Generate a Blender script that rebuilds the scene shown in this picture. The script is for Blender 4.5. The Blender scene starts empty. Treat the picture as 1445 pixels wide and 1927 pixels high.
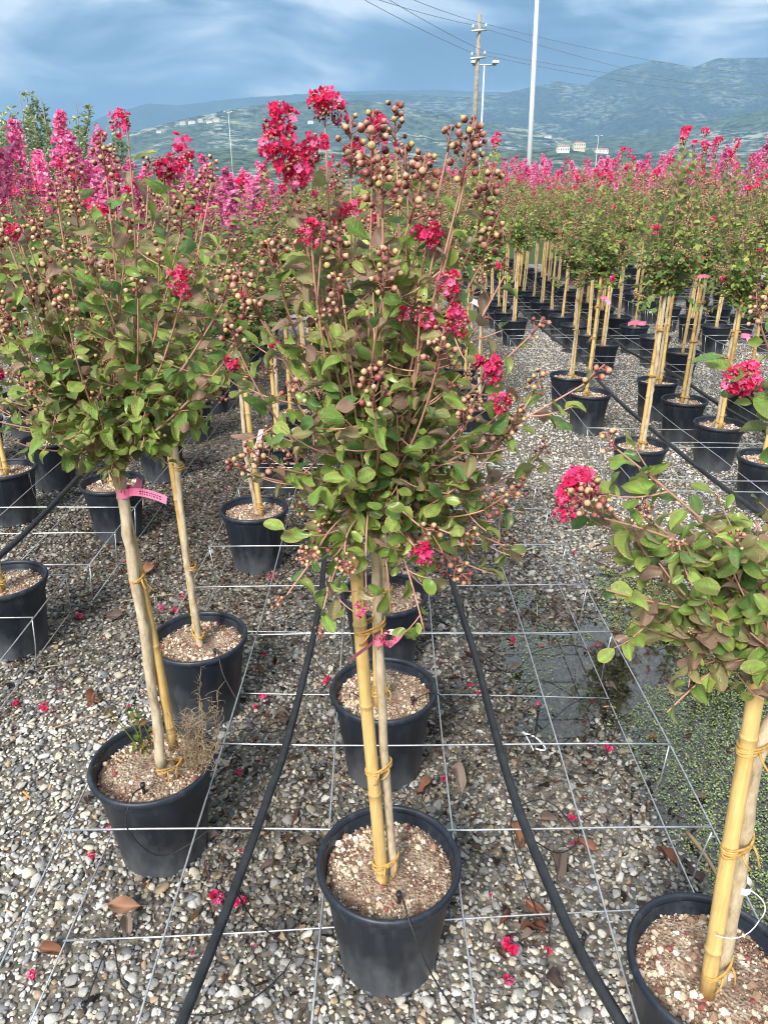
import bpy, bmesh, math, random
import numpy as np
from mathutils import Matrix, Vector

# ------------------------------------------------------------------ camera, sky, sun, exposure
SC = bpy.context.scene
COL = SC.collection
R = math.radians
CAM_H = 1.57
PITCH = 23.37
F = 1392.0                      # focal length in photo pixels (1445 x 1927)

cam = bpy.data.cameras.new('camera')
cam.sensor_fit = 'VERTICAL'
cam.sensor_height = 36.0
cam.lens = 26.0
cam.clip_start = 0.02
cam.clip_end = 60000
cam_o = bpy.data.objects.new('camera', cam)
COL.objects.link(cam_o)
cam_o.location = (0, 0, CAM_H)
cam_o.rotation_euler = (R(90 - PITCH), 0, 0)
SC.camera = cam_o

SUN_EL, SUN_AZ = 40.0, 203.0     # azimuth clockwise from +Y: behind the camera, a little to the left
EXPOSURE = 1.66

SC.view_settings.view_transform = 'Standard'
SC.view_settings.look = 'None'
SC.view_settings.gamma = 1.0
SC.view_settings.use_curve_mapping = False
SC.view_settings.exposure = EXPOSURE

world = bpy.data.worlds.new('World')
SC.world = world
world.use_nodes = True
wn = world.node_tree
wn.nodes.clear()


def N(nt, typ, **kw):
    n = nt.nodes.new(typ)
    for k, v in kw.items():
        if k == 'inp':
            for kk, vv in v.items():
                n.inputs[kk].default_value = vv
        else:
            setattr(n, k, v)
    return n


def ramp(nt, stops, interp='LINEAR'):
    n = nt.nodes.new('ShaderNodeValToRGB')
    cr = n.color_ramp
    cr.interpolation = interp
    while len(cr.elements) > 1:
        cr.elements.remove(cr.elements[-1])
    cr.elements[0].position = stops[0][0]
    c = stops[0][1]
    cr.elements[0].color = (c[0], c[1], c[2], 1)
    for p, c in stops[1:]:
        e = cr.elements.new(p)
        e.color = (c[0], c[1], c[2], 1)
    return n


def build_world():
    nt = wn
    out = N(nt, 'ShaderNodeOutputWorld')
    bg = N(nt, 'ShaderNodeBackground', inp={'Strength': 1.0})
    nt.links.new(bg.outputs[0], out.inputs[0])
    sky = N(nt, 'ShaderNodeTexSky', sky_type='NISHITA', sun_disc=False)
    sky.sun_elevation = R(SUN_EL)
    sky.sun_rotation = R(SUN_AZ)
    sc = N(nt, 'ShaderNodeVectorMath', operation='SCALE')
    sc.inputs['Scale'].default_value = 0.07
    nt.links.new(sky.outputs[0], sc.inputs[0])
    tc = N(nt, 'ShaderNodeTexCoord')
    sep = N(nt, 'ShaderNodeSeparateXYZ')
    nt.links.new(tc.outputs['Generated'], sep.inputs[0])
    # project the direction on a cloud deck
    mx = N(nt, 'ShaderNodeMath', operation='MAXIMUM', inp={1: 0.0})
    nt.links.new(sep.outputs['Z'], mx.inputs[0])
    ad = N(nt, 'ShaderNodeMath', operation='ADD', inp={1: 0.14})
    nt.links.new(mx.outputs[0], ad.inputs[0])
    dx = N(nt, 'ShaderNodeMath', operation='DIVIDE')
    dy = N(nt, 'ShaderNodeMath', operation='DIVIDE')
    nt.links.new(sep.outputs['X'], dx.inputs[0]); nt.links.new(ad.outputs[0], dx.inputs[1])
    nt.links.new(sep.outputs['Y'], dy.inputs[0]); nt.links.new(ad.outputs[0], dy.inputs[1])
    cmb = N(nt, 'ShaderNodeCombineXYZ')
    nt.links.new(dx.outputs[0], cmb.inputs[0]); nt.links.new(dy.outputs[0], cmb.inputs[1])
    mp = N(nt, 'ShaderNodeMapping')
    mp.inputs['Location'].default_value = (1.2, 5.5, 4.1)
    mp.inputs['Scale'].default_value = (4.0, 4.0, 14.0)
    nt.links.new(tc.outputs['Generated'], mp.inputs[0])
    n1 = N(nt, 'ShaderNodeTexNoise', inp={'Scale': 1.0, 'Detail': 8.0, 'Roughness': 0.50, 'Distortion': 0.45})
    nt.links.new(mp.outputs[0], n1.inputs['Vector'])
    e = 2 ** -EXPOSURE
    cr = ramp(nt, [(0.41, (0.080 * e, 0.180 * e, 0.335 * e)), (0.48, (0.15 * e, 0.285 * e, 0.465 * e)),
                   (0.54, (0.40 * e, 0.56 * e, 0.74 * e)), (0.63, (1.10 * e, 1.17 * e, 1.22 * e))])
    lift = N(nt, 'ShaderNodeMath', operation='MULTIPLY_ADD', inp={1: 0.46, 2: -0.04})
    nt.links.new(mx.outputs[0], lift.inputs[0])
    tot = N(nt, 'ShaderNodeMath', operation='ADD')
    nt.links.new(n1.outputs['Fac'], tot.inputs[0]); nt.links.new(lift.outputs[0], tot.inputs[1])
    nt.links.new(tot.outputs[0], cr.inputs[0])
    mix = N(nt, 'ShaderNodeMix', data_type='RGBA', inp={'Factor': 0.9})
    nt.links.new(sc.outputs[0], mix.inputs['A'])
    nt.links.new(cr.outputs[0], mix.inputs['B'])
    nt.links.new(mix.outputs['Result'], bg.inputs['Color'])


build_world()

sun = bpy.data.lights.new('sun', 'SUN')
sun.energy = 2.0
sun.angle = R(18)
sun.color = (1.0, 0.95, 0.87)
sun_o = bpy.data.objects.new('sun', sun)
COL.objects.link(sun_o)
_a = R(SUN_AZ)
_d = Vector((math.sin(_a) * math.cos(R(SUN_EL)), math.cos(_a) * math.cos(R(SUN_EL)), math.sin(R(SUN_EL))))
sun_o.rotation_euler = _d.to_track_quat('Z', 'Y').to_euler()
sun_o.location = (-4, -6, 10)

SC.render.engine = 'CYCLES'
SC.cycles.use_denoising = True
SC.cycles.use_adaptive_sampling = True
SC.cycles.adaptive_threshold = 0.02
SC.cycles.max_bounces = 6
SC.cycles.diffuse_bounces = 3
SC.cycles.glossy_bounces = 2
SC.cycles.transmission_bounces = 3
SC.cycles.transparent_max_bounces = 8
SC.cycles.volume_bounces = 0
SC.cycles.filter_width = 1.1
SC.cycles.caustics_reflective = False
SC.cycles.caustics_refractive = False
SC.cycles.sample_clamp_indirect = 6.0

# ------------------------------------------------------------------ layout helpers (photo pixel -> place)
ST, CT = math.sin(R(PITCH)), math.cos(R(PITCH))


def ray(px, py):
    u = (px - 722.5) / F
    v = (py - 963.5) / F
    return u, CT - v * ST, -(ST + v * CT)


def at_y(px, py, Y):
    u, f, d = ray(px, py)
    k = Y / f
    return np.array((u * k, Y, CAM_H + d * k))


def at_z(px, py, z):
    u, f, d = ray(px, py)
    k = (z - CAM_H) / d
    return np.array((u * k, f * k, z))


# ------------------------------------------------------------------ generic builders
def tag(o, label=None, cat=None, group=None, kind=None):
    if label: o['label'] = label
    if cat: o['category'] = cat
    if group: o['group'] = group
    if kind: o['kind'] = kind
    return o


def empty(name, loc=(0, 0, 0), rz=0.0):
    o = bpy.data.objects.new(name, None)
    COL.objects.link(o)
    o.location = loc
    o.rotation_euler = (0, 0, rz)
    o.empty_display_size = 0.1
    return o


def link(name, mesh, parent=None, mat4=None):
    o = bpy.data.objects.new(name, mesh)
    COL.objects.link(o)
    if parent is not None:
        o.parent = parent
    if mat4 is not None:
        o.matrix_local = mat4
    return o


class MB:
    """collects vertices, faces, vertex colours and material slots"""
    def __init__(self):
        self.V = []; self.Fc = []; self.C = []; self.M = []; self.n = 0

    def add(self, v, f, col=(1, 1, 1), m=0):
        v = np.asarray(v, float).reshape(-1, 3)
        off = self.n
        self.V.append(v)
        c = np.asarray(col, float)
        if c.ndim == 1:
            c = np.tile(c[:3], (len(v), 1))
        self.C.append(c[:, :3])
        self.Fc.extend([tuple(int(i) + off for i in q) for q in f])
        self.M.extend([m] * len(f))
        self.n += len(v)

    def add_many(self, tv, tf, P, Rm, S, cols, m=0):
        """instances of a template: tv (k,3), tf faces, P (n,3), Rm (n,3,3) columns = axes, S (n,) , cols (n,k,3)"""
        n = len(P)
        if n == 0:
            return
        k = len(tv)
        V = np.einsum('nij,kj->nki', Rm, tv) * np.asarray(S).reshape(n, 1, 1) + np.asarray(P)[:, None, :]
        off = self.n
        self.V.append(V.reshape(-1, 3))
        self.C.append(np.asarray(cols).reshape(-1, 3))
        for i in range(n):
            b = off + i * k
            self.Fc.extend([tuple(j + b for j in q) for q in tf])
        self.M.extend([m] * (n * len(tf)))
        self.n += n * k

    def box(self, x0, x1, y0, y1, z0, z1, col=(1, 1, 1), m=0):
        v = [(x0, y0, z0), (x1, y0, z0), (x1, y1, z0), (x0, y1, z0), (x0, y0, z1), (x1, y0, z1), (x1, y1, z1), (x0, y1, z1)]
        f = [(0, 3, 2, 1), (4, 5, 6, 7), (0, 1, 5, 4), (1, 2, 6, 5), (2, 3, 7, 6), (3, 0, 4, 7)]
        self.add(v, f, col, m)

    def tube(self, pts, rad, sides=6, col=(1, 1, 1), m=0, cap=True):
        pts = np.asarray(pts, float)
        n = len(pts)
        rad = np.broadcast_to(np.asarray(rad, float), (n,))
        tan = np.gradient(pts, axis=0)
        tan /= np.linalg.norm(tan, axis=1)[:, None] + 1e-12
        a = np.array((0.0, 0, 1)) if abs(tan[0][2]) < 0.9 else np.array((1.0, 0, 0))
        u = np.cross(tan[0], a); u /= np.linalg.norm(u)
        V = np.zeros((n, sides, 3))
        ang = np.arange(sides) * 2 * math.pi / sides
        for i in range(n):
            u = u - tan[i] * np.dot(u, tan[i]); u /= np.linalg.norm(u) + 1e-12
            w = np.cross(tan[i], u)
            V[i] = pts[i] + rad[i] * (np.cos(ang)[:, None] * u + np.sin(ang)[:, None] * w)
        f = []
        for i in range(n - 1):
            for j in range(sides):
                k = (j + 1) % sides
                f.append((i * sides + j, i * sides + k, (i + 1) * sides + k, (i + 1) * sides + j))
        if cap:
            f.append(tuple(range(sides))[::-1])
            f.append(tuple((n - 1) * sides + j for j in range(sides)))
        c = np.asarray(col, float)
        if c.ndim == 2:
            c = np.repeat(c, sides, axis=0)
        self.add(V.reshape(-1, 3), f, c, m)

    def lathe(self, prof, seg=40, col=(1, 1, 1), m=0, cap_b=False, cap_t=False):
        prof = np.asarray(prof, float)
        n = len(prof)
        ang = np.arange(seg) * 2 * math.pi / seg
        V = np.zeros((n, seg, 3))
        V[:, :, 0] = prof[:, 0:1] * np.cos(ang)
        V[:, :, 1] = prof[:, 0:1] * np.sin(ang)
        V[:, :, 2] = prof[:, 1:2]
        f = []
        for i in range(n - 1):
            for j in range(seg):
                k = (j + 1) % seg
                f.append((i * seg + j, i * seg + k, (i + 1) * seg + k, (i + 1) * seg + j))
        if cap_b: f.append(tuple(range(seg))[::-1])
        if cap_t: f.append(tuple((n - 1) * seg + j for j in range(seg)))
        self.add(V.reshape(-1, 3), f, col, m)

    def mesh(self, name, mats, smooth=True):
        me = bpy.data.meshes.new(name)
        V = np.concatenate(self.V) if self.V else np.zeros((0, 3))
        me.from_pydata(V.tolist(), [], self.Fc)
        ca = me.color_attributes.new('Col', 'FLOAT_COLOR', 'POINT')
        C = np.ones((len(V), 4), np.float32)
        if len(V):
            C[:, :3] = np.concatenate(self.C)
        ca.data.foreach_set('color', C.ravel())
        for mt in (mats if isinstance(mats, (list, tuple)) else [mats]):
            me.materials.append(mt)
        if any(self.M):
            me.polygons.foreach_set('material_index', np.array(self.M, np.int32))
        if smooth:
            me.polygons.foreach_set('use_smooth', np.ones(len(me.polygons), bool))
        me.update()
        return me

    def obj(self, name, mats, parent=None, mat4=None, smooth=True):
        return link(name, self.mesh(name, mats, smooth), parent, mat4)


def norm(a):
    a = np.asarray(a, float)
    return a / (np.linalg.norm(a, axis=-1, keepdims=True) + 1e-12)


def frames(Y, Zh):
    """rotation matrices with y axis = Y and z axis near Zh"""
    Y = norm(Y)
    X = np.cross(Y, Zh)
    bad = np.linalg.norm(X, axis=1) < 1e-4
    X[bad] = np.cross(Y[bad], np.array((0.3, 0.9, 0.2)))
    X = norm(X)
    Z = np.cross(X, Y)
    return np.stack([X, Y, Z], axis=2)


def m4(P, Rm, s):
    m = Matrix.Identity(4)
    for i in range(3):
        for j in range(3):
            m[i][j] = float(Rm[i][j] * s)
        m[i][3] = float(P[i])
    return m


def bez(a, b, c, n):
    t = np.linspace(0, 1, n)[:, None]
    return (1 - t) ** 2 * np.asarray(a) + 2 * t * (1 - t) * np.asarray(b) + t ** 2 * np.asarray(c)


def spline(pts, n):
    """Catmull-Rom through pts"""
    P = np.asarray(pts, float)
    P = np.vstack([2 * P[0] - P[1], P, 2 * P[-1] - P[-2]])
    out = []
    segs = len(P) - 3
    for t in np.linspace(0, segs - 1e-6, n):
        i = int(t); f = t - i
        p0, p1, p2, p3 = P[i:i + 4]
        out.append(0.5 * (2 * p1 + (p2 - p0) * f + (2 * p0 - 5 * p1 + 4 * p2 - p3) * f * f + (3 * p1 - p0 - 3 * p2 + p3) * f ** 3))
    return np.array(out)


def vnoise(x, y, seed=0):
    """lattice value noise, -1..1"""
    x = np.asarray(x, float); y = np.asarray(y, float)
    xi = np.floor(x).astype(np.int64); yi = np.floor(y).astype(np.int64)
    xf = x - xi; yf = y - yi
    xf = xf * xf * (3 - 2 * xf); yf = yf * yf * (3 - 2 * yf)

    def h(a, b):
        n = (a * 374761393 + b * 668265263 + seed * 1442695041) & 0xFFFFFFFF
        n = ((n ^ (n >> 13)) * 1274126177) & 0xFFFFFFFF
        n = n ^ (n >> 16)
        return (n & 0xFFFF) / 32767.5 - 1.0
    return (h(xi, yi) * (1 - xf) + h(xi + 1, yi) * xf) * (1 - yf) + (h(xi, yi + 1) * (1 - xf) + h(xi + 1, yi + 1) * xf) * yf


def fbm(x, y, octv=4, seed=0):
    s = 0.0; a = 0.5
    for i in range(octv):
        s = s + a * vnoise(x * 2 ** i, y * 2 ** i, seed + i * 17)
        a *= 0.5
    return s


# ------------------------------------------------------------------ materials
def mat(name):
    m = bpy.data.materials.new(name)
    m.use_nodes = True
    nt = m.node_tree
    b = nt.nodes['Principled BSDF']
    return m, nt, b


def noise_bump(nt, b, scale, strength, dist=0.002, detail=4, coord='Object'):
    tc = N(nt, 'ShaderNodeTexCoord')
    nz = N(nt, 'ShaderNodeTexNoise', inp={'Scale': scale, 'Detail': detail})
    bp = N(nt, 'ShaderNodeBump', inp={'Strength': strength, 'Distance': dist})
    nt.links.new(tc.outputs[coord], nz.inputs['Vector'])
    nt.links.new(nz.outputs['Fac'], bp.inputs['Height'])
    nt.links.new(bp.outputs[0], b.inputs['Normal'])
    return tc, nz


def simple(name, col, rough=0.6, metal=0.0, var=0.0, vscale=20, bump=0.0, bscale=60, spec=0.5):
    m, nt, b = mat(name)
    b.inputs['Base Color'].default_value = (*col, 1)
    b.inputs['Roughness'].default_value = rough
    b.inputs['Metallic'].default_value = metal
    b.inputs['Specular IOR Level'].default_value = spec
    if var:
        tc = N(nt, 'ShaderNodeTexCoord')
        nz = N(nt, 'ShaderNodeTexNoise', inp={'Scale': vscale, 'Detail': 6, 'Roughness': 0.6})
        nt.links.new(tc.outputs['Object'], nz.inputs['Vector'])
        lo = tuple(c * (1 - var) for c in col); hi = tuple(min(1, c * (1 + var)) for c in col)
        cr = ramp(nt, [(0.3, lo), (0.7, hi)])
        nt.links.new(nz.outputs['Fac'], cr.inputs[0])
        nt.links.new(cr.outputs[0], b.inputs['Base Color'])
    if bump:
        noise_bump(nt, b, bscale, bump)
    return m


def vcol_mat(name, rough=0.55, trans=0.0, spec=0.3, vary=0.18, bump=0.0, bscale=150, under=None, mottle=0.0):
    """vertex-colour material; leaves and petals let some light through and have a paler underside"""
    m, nt, b = mat(name)
    at = N(nt, 'ShaderNodeAttribute', attribute_name='Col')
    oi = N(nt, 'ShaderNodeObjectInfo')
    mr = N(nt, 'ShaderNodeMapRange', inp={'To Min': 1 - vary, 'To Max': 1 + vary})
    nt.links.new(oi.outputs['Random'], mr.inputs['Value'])
    sc = N(nt, 'ShaderNodeVectorMath', operation='SCALE')
    nt.links.new(at.outputs['Color'], sc.inputs[0])
    nt.links.new(mr.outputs[0], sc.inputs['Scale'])
    src = sc.outputs[0]
    if mottle:      # bronze flush and side veins inside one leaf
        tc = N(nt, 'ShaderNodeTexCoord')
        ad = N(nt, 'ShaderNodeVectorMath', operation='MULTIPLY_ADD'); ad.inputs[1].default_value = (7.3, 11.1, 5.7)
        cb = N(nt, 'ShaderNodeCombineXYZ'); nt.links.new(oi.outputs['Random'], cb.inputs[0]); nt.links.new(oi.outputs['Random'], cb.inputs[1])
        nt.links.new(cb.outputs[0], ad.inputs[0]); nt.links.new(tc.outputs['Object'], ad.inputs[2])
        nz = N(nt, 'ShaderNodeTexNoise', inp={'Scale': mottle, 'Detail': 4, 'Roughness': 0.6})
        nt.links.new(ad.outputs[0], nz.inputs['Vector'])
        cr = ramp(nt, [(0.50, (0, 0, 0)), (0.72, (0.6, 0.6, 0.6))])
        nt.links.new(nz.outputs['Fac'], cr.inputs[0])
        mm = N(nt, 'ShaderNodeMix', data_type='RGBA', inp={'B': (0.30, 0.22, 0.14, 1)})
        nt.links.new(cr.outputs[0], mm.inputs['Factor']); nt.links.new(src, mm.inputs['A'])
        src = mm.outputs['Result']
        nv = N(nt, 'ShaderNodeTexNoise', inp={'Scale': 14.0, 'Detail': 3})
        nt.links.new(ad.outputs[0], nv.inputs['Vector'])
        bp = N(nt, 'ShaderNodeBump', inp={'Strength': 0.35, 'Distance': 0.05})
        nt.links.new(nv.outputs['Fac'], bp.inputs['Height']); nt.links.new(bp.outputs[0], b.inputs['Normal'])
    if under is not None:
        g = N(nt, 'ShaderNodeNewGeometry')
        mx = N(nt, 'ShaderNodeMix', data_type='RGBA', inp={'B': (*under, 1)})
        ml = N(nt, 'ShaderNodeMath', operation='MULTIPLY', inp={1: 0.45})
        nt.links.new(g.outputs['Backfacing'], ml.inputs[0])
        nt.links.new(ml.outputs[0], mx.inputs['Factor'])
        nt.links.new(src, mx.inputs['A'])
        src = mx.outputs['Result']
    nt.links.new(src, b.inputs['Base Color'])
    b.inputs['Roughness'].default_value = rough
    b.inputs['Specular IOR Level'].default_value = spec
    if bump:
        noise_bump(nt, b, bscale, bump)
    if trans:
        out = nt.nodes['Material Output']
        tr = N(nt, 'ShaderNodeBsdfTranslucent')
        nt.links.new(src, tr.inputs['Color'])
        mx = N(nt, 'ShaderNodeMixShader', inp={0: trans})
        nt.links.new(b.outputs[0], mx.inputs[1])
        nt.links.new(tr.outputs[0], mx.inputs[2])
        nt.links.new(mx.outputs[0], out.inputs['Surface'])
    return m


M_LEAF = vcol_mat('leaf', rough=0.34, trans=0.42, spec=0.5, under=(0.27, 0.23, 0.17), mottle=2.6)
M_LEAF_FAR = vcol_mat('leaf_mass', rough=0.50, trans=0.40, spec=0.3, vary=0.16, under=(0.24, 0.26, 0.17))
M_PETAL = vcol_mat('petal', rough=0.6, trans=0.35, spec=0.15, vary=0.12)
M_BUD = vcol_mat('bud', rough=0.42, spec=0.35, vary=0.12)
M_TWIG = vcol_mat('twig', rough=0.7, spec=0.2, vary=0.1)
M_DRY = vcol_mat('dry_leaf', rough=0.75, trans=0.1, spec=0.15, vary=0.35, bump=0.3, bscale=200)


def m_bark():
    m, nt, b = mat('bark')
    tc = N(nt, 'ShaderNodeTexCoord')
    mp = N(nt, 'ShaderNodeMapping'); mp.inputs['Scale'].default_value = (1, 1, 0.35)
    nt.links.new(tc.outputs['Object'], mp.inputs[0])
    n1 = N(nt, 'ShaderNodeTexNoise', inp={'Scale': 55, 'Detail': 7, 'Roughness': 0.65})
    nt.links.new(mp.outputs[0], n1.inputs['Vector'])
    cr = ramp(nt, [(0.26, (0.17, 0.125, 0.08)), (0.42, (0.42, 0.33, 0.215)), (0.58, (0.57, 0.475, 0.335)), (0.78, (0.70, 0.62, 0.49))])
    nt.links.new(n1.outputs['Fac'], cr.inputs[0])
    nt.links.new(cr.outputs[0], b.inputs['Base Color'])
    b.inputs['Roughness'].default_value = 0.8
    n2 = N(nt, 'ShaderNodeTexNoise', inp={'Scale': 140, 'Detail': 5})
    nt.links.new(mp.outputs[0], n2.inputs['Vector'])
    bp = N(nt, 'ShaderNodeBump', inp={'Strength': 0.5, 'Distance': 0.002})
    nt.links.new(n2.outputs['Fac'], bp.inputs['Height'])
    nt.links.new(bp.outputs[0], b.inputs['Normal'])
    return m


def m_bamboo():
    m, nt, b = mat('bamboo')
    at = N(nt, 'ShaderNodeAttribute', attribute_name='Col')
    tc = N(nt, 'ShaderNodeTexCoord')
    mp = N(nt, 'ShaderNodeMapping'); mp.inputs['Scale'].default_value = (1, 1, 0.06)
    nt.links.new(tc.outputs['Object'], mp.inputs[0])
    n1 = N(nt, 'ShaderNodeTexNoise', inp={'Scale': 160, 'Detail': 5, 'Roughness': 0.6})
    nt.links.new(mp.outputs[0], n1.inputs['Vector'])
    n2 = N(nt, 'ShaderNodeTexNoise', inp={'Scale': 9, 'Detail': 4})
    nt.links.new(tc.outputs['Object'], n2.inputs['Vector'])
    c1 = ramp(nt, [(0.3, (0.74, 0.72, 0.66)), (0.6, (1.02, 1.0, 1.0)), (0.8, (1.1, 1.08, 1.05))])
    c2 = ramp(nt, [(0.30, (0.62, 0.55, 0.46)), (0.44, (0.90, 0.87, 0.82)), (0.58, (1.0, 1.0, 1.0))])
    nt.links.new(n1.outputs['Fac'], c1.inputs[0]); nt.links.new(n2.outputs['Fac'], c2.inputs[0])
    a = N(nt, 'ShaderNodeMix', data_type='RGBA', blend_type='MULTIPLY', inp={'Factor': 1.0})
    nt.links.new(at.outputs['Color'], a.inputs['A']); nt.links.new(c1.outputs[0], a.inputs['B'])
    c = N(nt, 'ShaderNodeMix', data_type='RGBA', blend_type='MULTIPLY', inp={'Factor': 1.0})
    nt.links.new(a.outputs['Result'], c.inputs['A']); nt.links.new(c2.outputs[0], c.inputs['B'])
    nt.links.new(c.outputs['Result'], b.inputs['Base Color'])
    b.inputs['Roughness'].default_value = 0.45
    return m


def m_pot():
    m, nt, b = mat('pot_plastic')
    tc = N(nt, 'ShaderNodeTexCoord')
    oi = N(nt, 'ShaderNodeObjectInfo')
    ad = N(nt, 'ShaderNodeVectorMath', operation='ADD')
    nt.links.new(tc.outputs['Object'], ad.inputs[0]); nt.links.new(oi.outputs['Random'], ad.inputs[1])
    mp = N(nt, 'ShaderNodeMapping'); mp.inputs['Scale'].default_value = (1, 1, 0.45)
    nt.links.new(ad.outputs[0], mp.inputs[0])
    n1 = N(nt, 'ShaderNodeTexNoise', inp={'Scale': 16, 'Detail': 7, 'Roughness': 0.65})
    nt.links.new(mp.outputs[0], n1.inputs['Vector'])
    sep = N(nt, 'ShaderNodeSeparateXYZ'); nt.links.new(tc.outputs['Object'], sep.inputs[0])
    # splashed dust: reaches unevenly up from the foot of the pot
    zz = N(nt, 'ShaderNodeMapRange', inp={'From Min': 0.0, 'From Max': 0.20, 'To Min': 0.36, 'To Max': -0.10})
    nt.links.new(sep.outputs['Z'], zz.inputs['Value'])
    s = N(nt, 'ShaderNodeMath', operation='ADD')
    nt.links.new(zz.outputs[0], s.inputs[0]); nt.links.new(n1.outputs['Fac'], s.inputs[1])
    cr = ramp(nt, [(0.50, (0.0, 0, 0)), (0.95, (1, 1, 1))])
    nt.links.new(s.outputs[0], cr.inputs[0])
    mx = N(nt, 'ShaderNodeMix', data_type='RGBA', inp={'A': (0.012, 0.018, 0.030, 1), 'B': (0.12, 0.13, 0.145, 1)})
    nt.links.new(cr.outputs[0], mx.inputs['Factor'])
    mps = N(nt, 'ShaderNodeMapping'); mps.inputs['Scale'].default_value = (1, 1, 0.07)
    nt.links.new(ad.outputs[0], mps.inputs[0])
    ns = N(nt, 'ShaderNodeTexNoise', inp={'Scale': 34, 'Detail': 5, 'Roughness': 0.6})
    nt.links.new(mps.outputs[0], ns.inputs['Vector'])
    cs = ramp(nt, [(0.52, (0, 0, 0)), (0.75, (0.30, 0.30, 0.30))])
    nt.links.new(ns.outputs['Fac'], cs.inputs[0])
    mst = N(nt, 'ShaderNodeMix', data_type='RGBA', inp={'B': (0.115, 0.125, 0.135, 1)})
    nt.links.new(cs.outputs[0], mst.inputs['Factor']); nt.links.new(mx.outputs['Result'], mst.inputs['A'])
    mx = mst
    # fine scuffs and specks
    n3 = N(nt, 'ShaderNodeTexNoise', inp={'Scale': 240, 'Detail': 2})
    nt.links.new(ad.outputs[0], n3.inputs['Vector'])
    c3 = ramp(nt, [(0.70, (0, 0, 0)), (0.76, (0.30, 0.30, 0.30))])
    nt.links.new(n3.outputs['Fac'], c3.inputs[0])
    mx2 = N(nt, 'ShaderNodeMix', data_type='RGBA', inp={'B': (0.22, 0.22, 0.22, 1)})
    nt.links.new(c3.outputs[0], mx2.inputs['Factor']); nt.links.new(mx.outputs['Result'], mx2.inputs['A'])
    nt.links.new(mx2.outputs['Result'], b.inputs['Base Color'])
    rr = N(nt, 'ShaderNodeMapRange', inp={'To Min': 0.36, 'To Max': 0.62})
    nt.links.new(n1.outputs['Fac'], rr.inputs['Value'])
    nt.links.new(rr.outputs[0], b.inputs['Roughness'])
    return m


def m_soil():
    m, nt, b = mat('potting_soil')
    tc = N(nt, 'ShaderNodeTexCoord')
    n1 = N(nt, 'ShaderNodeTexNoise', inp={'Scale': 17, 'Detail': 8, 'Roughness': 0.75})
    nt.links.new(tc.outputs['Object'], n1.inputs['Vector'])
    cr = ramp(nt, [(0.30, (0.055, 0.035, 0.022)), (0.45, (0.22, 0.155, 0.115)), (0.55, (0.34, 0.27, 0.21)), (0.70, (0.46, 0.40, 0.32))])
    nt.links.new(n1.outputs['Fac'], cr.inputs[0])
    n2 = N(nt, 'ShaderNodeTexVoronoi', inp={'Scale': 150})
    nt.links.new(tc.outputs['Object'], n2.inputs['Vector'])
    c2 = ramp(nt, [(0.0, (0.45, 0.45, 0.45)), (0.5, (1.15, 1.1, 1.05))])
    nt.links.new(n2.outputs['Distance'], c2.inputs[0])
    mx = N(nt, 'ShaderNodeMix', data_type='RGBA', blend_type='MULTIPLY', inp={'Factor': 0.9})
    nt.links.new(cr.outputs[0], mx.inputs['A']); nt.links.new(c2.outputs[0], mx.inputs['B'])
    nt.links.new(mx.outputs['Result'], b.inputs['Base Color'])
    b.inputs['Roughness'].default_value = 0.95
    bp = N(nt, 'ShaderNodeBump', inp={'Strength': 0.9, 'Distance': 0.006})
    nt.links.new(n2.outputs['Distance'], bp.inputs['Height'])
    nt.links.new(bp.outputs[0], b.inputs['Normal'])
    return m


def m_stone():
    m, nt, b = mat('gravel_stone')
    at = N(nt, 'ShaderNodeAttribute', attribute_name='tone', attribute_type='INSTANCER')
    dt = N(nt, 'ShaderNodeAttribute', attribute_name='dirt', attribute_type='INSTANCER')
    g = [(0.00, (0.095, 0.095, 0.098)), (0.06, (0.155, 0.158, 0.162)), (0.17, (0.22, 0.225, 0.235)), (0.29, (0.33, 0.32, 0.31)),
         (0.40, (0.43, 0.42, 0.40)), (0.53, (0.53, 0.475, 0.37)), (0.62, (0.55, 0.545, 0.53)), (0.74, (0.64, 0.59, 0.48)),
         (0.83, (0.42, 0.32, 0.21)), (0.88, (0.62, 0.60, 0.55)), (0.955, (0.70, 0.69, 0.665))]
    cr = ramp(nt, g, 'CONSTANT')
    nt.links.new(at.outputs['Fac'], cr.inputs[0])
    tc = N(nt, 'ShaderNodeTexCoord')
    n1 = N(nt, 'ShaderNodeTexNoise', inp={'Scale': 2.6, 'Detail': 5, 'Roughness': 0.6})
    nt.links.new(tc.outputs['Object'], n1.inputs['Vector'])
    c1 = ramp(nt, [(0.3, (0.72, 0.71, 0.69)), (0.65, (1.12, 1.12, 1.12))])
    nt.links.new(n1.outputs['Fac'], c1.inputs[0])
    mx = N(nt, 'ShaderNodeMix', data_type='RGBA', blend_type='MULTIPLY', inp={'Factor': 1.0})
    nt.links.new(cr.outputs[0], mx.inputs['A']); nt.links.new(c1.outputs[0], mx.inputs['B'])
    # damp organic film
    wet = N(nt, 'ShaderNodeMix', data_type='RGBA', blend_type='MULTIPLY', inp={'B': (0.29, 0.26, 0.215, 1)})
    nt.links.new(dt.outputs['Fac'], wet.inputs['Factor']); nt.links.new(mx.outputs['Result'], wet.inputs['A'])
    nt.links.new(wet.outputs['Result'], b.inputs['Base Color'])
    rr = N(nt, 'ShaderNodeMapRange', inp={'To Min': 0.82, 'To Max': 0.5})
    nt.links.new(dt.outputs['Fac'], rr.inputs['Value'])
    nt.links.new(rr.outputs[0], b.inputs['Roughness'])
    return m


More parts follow.
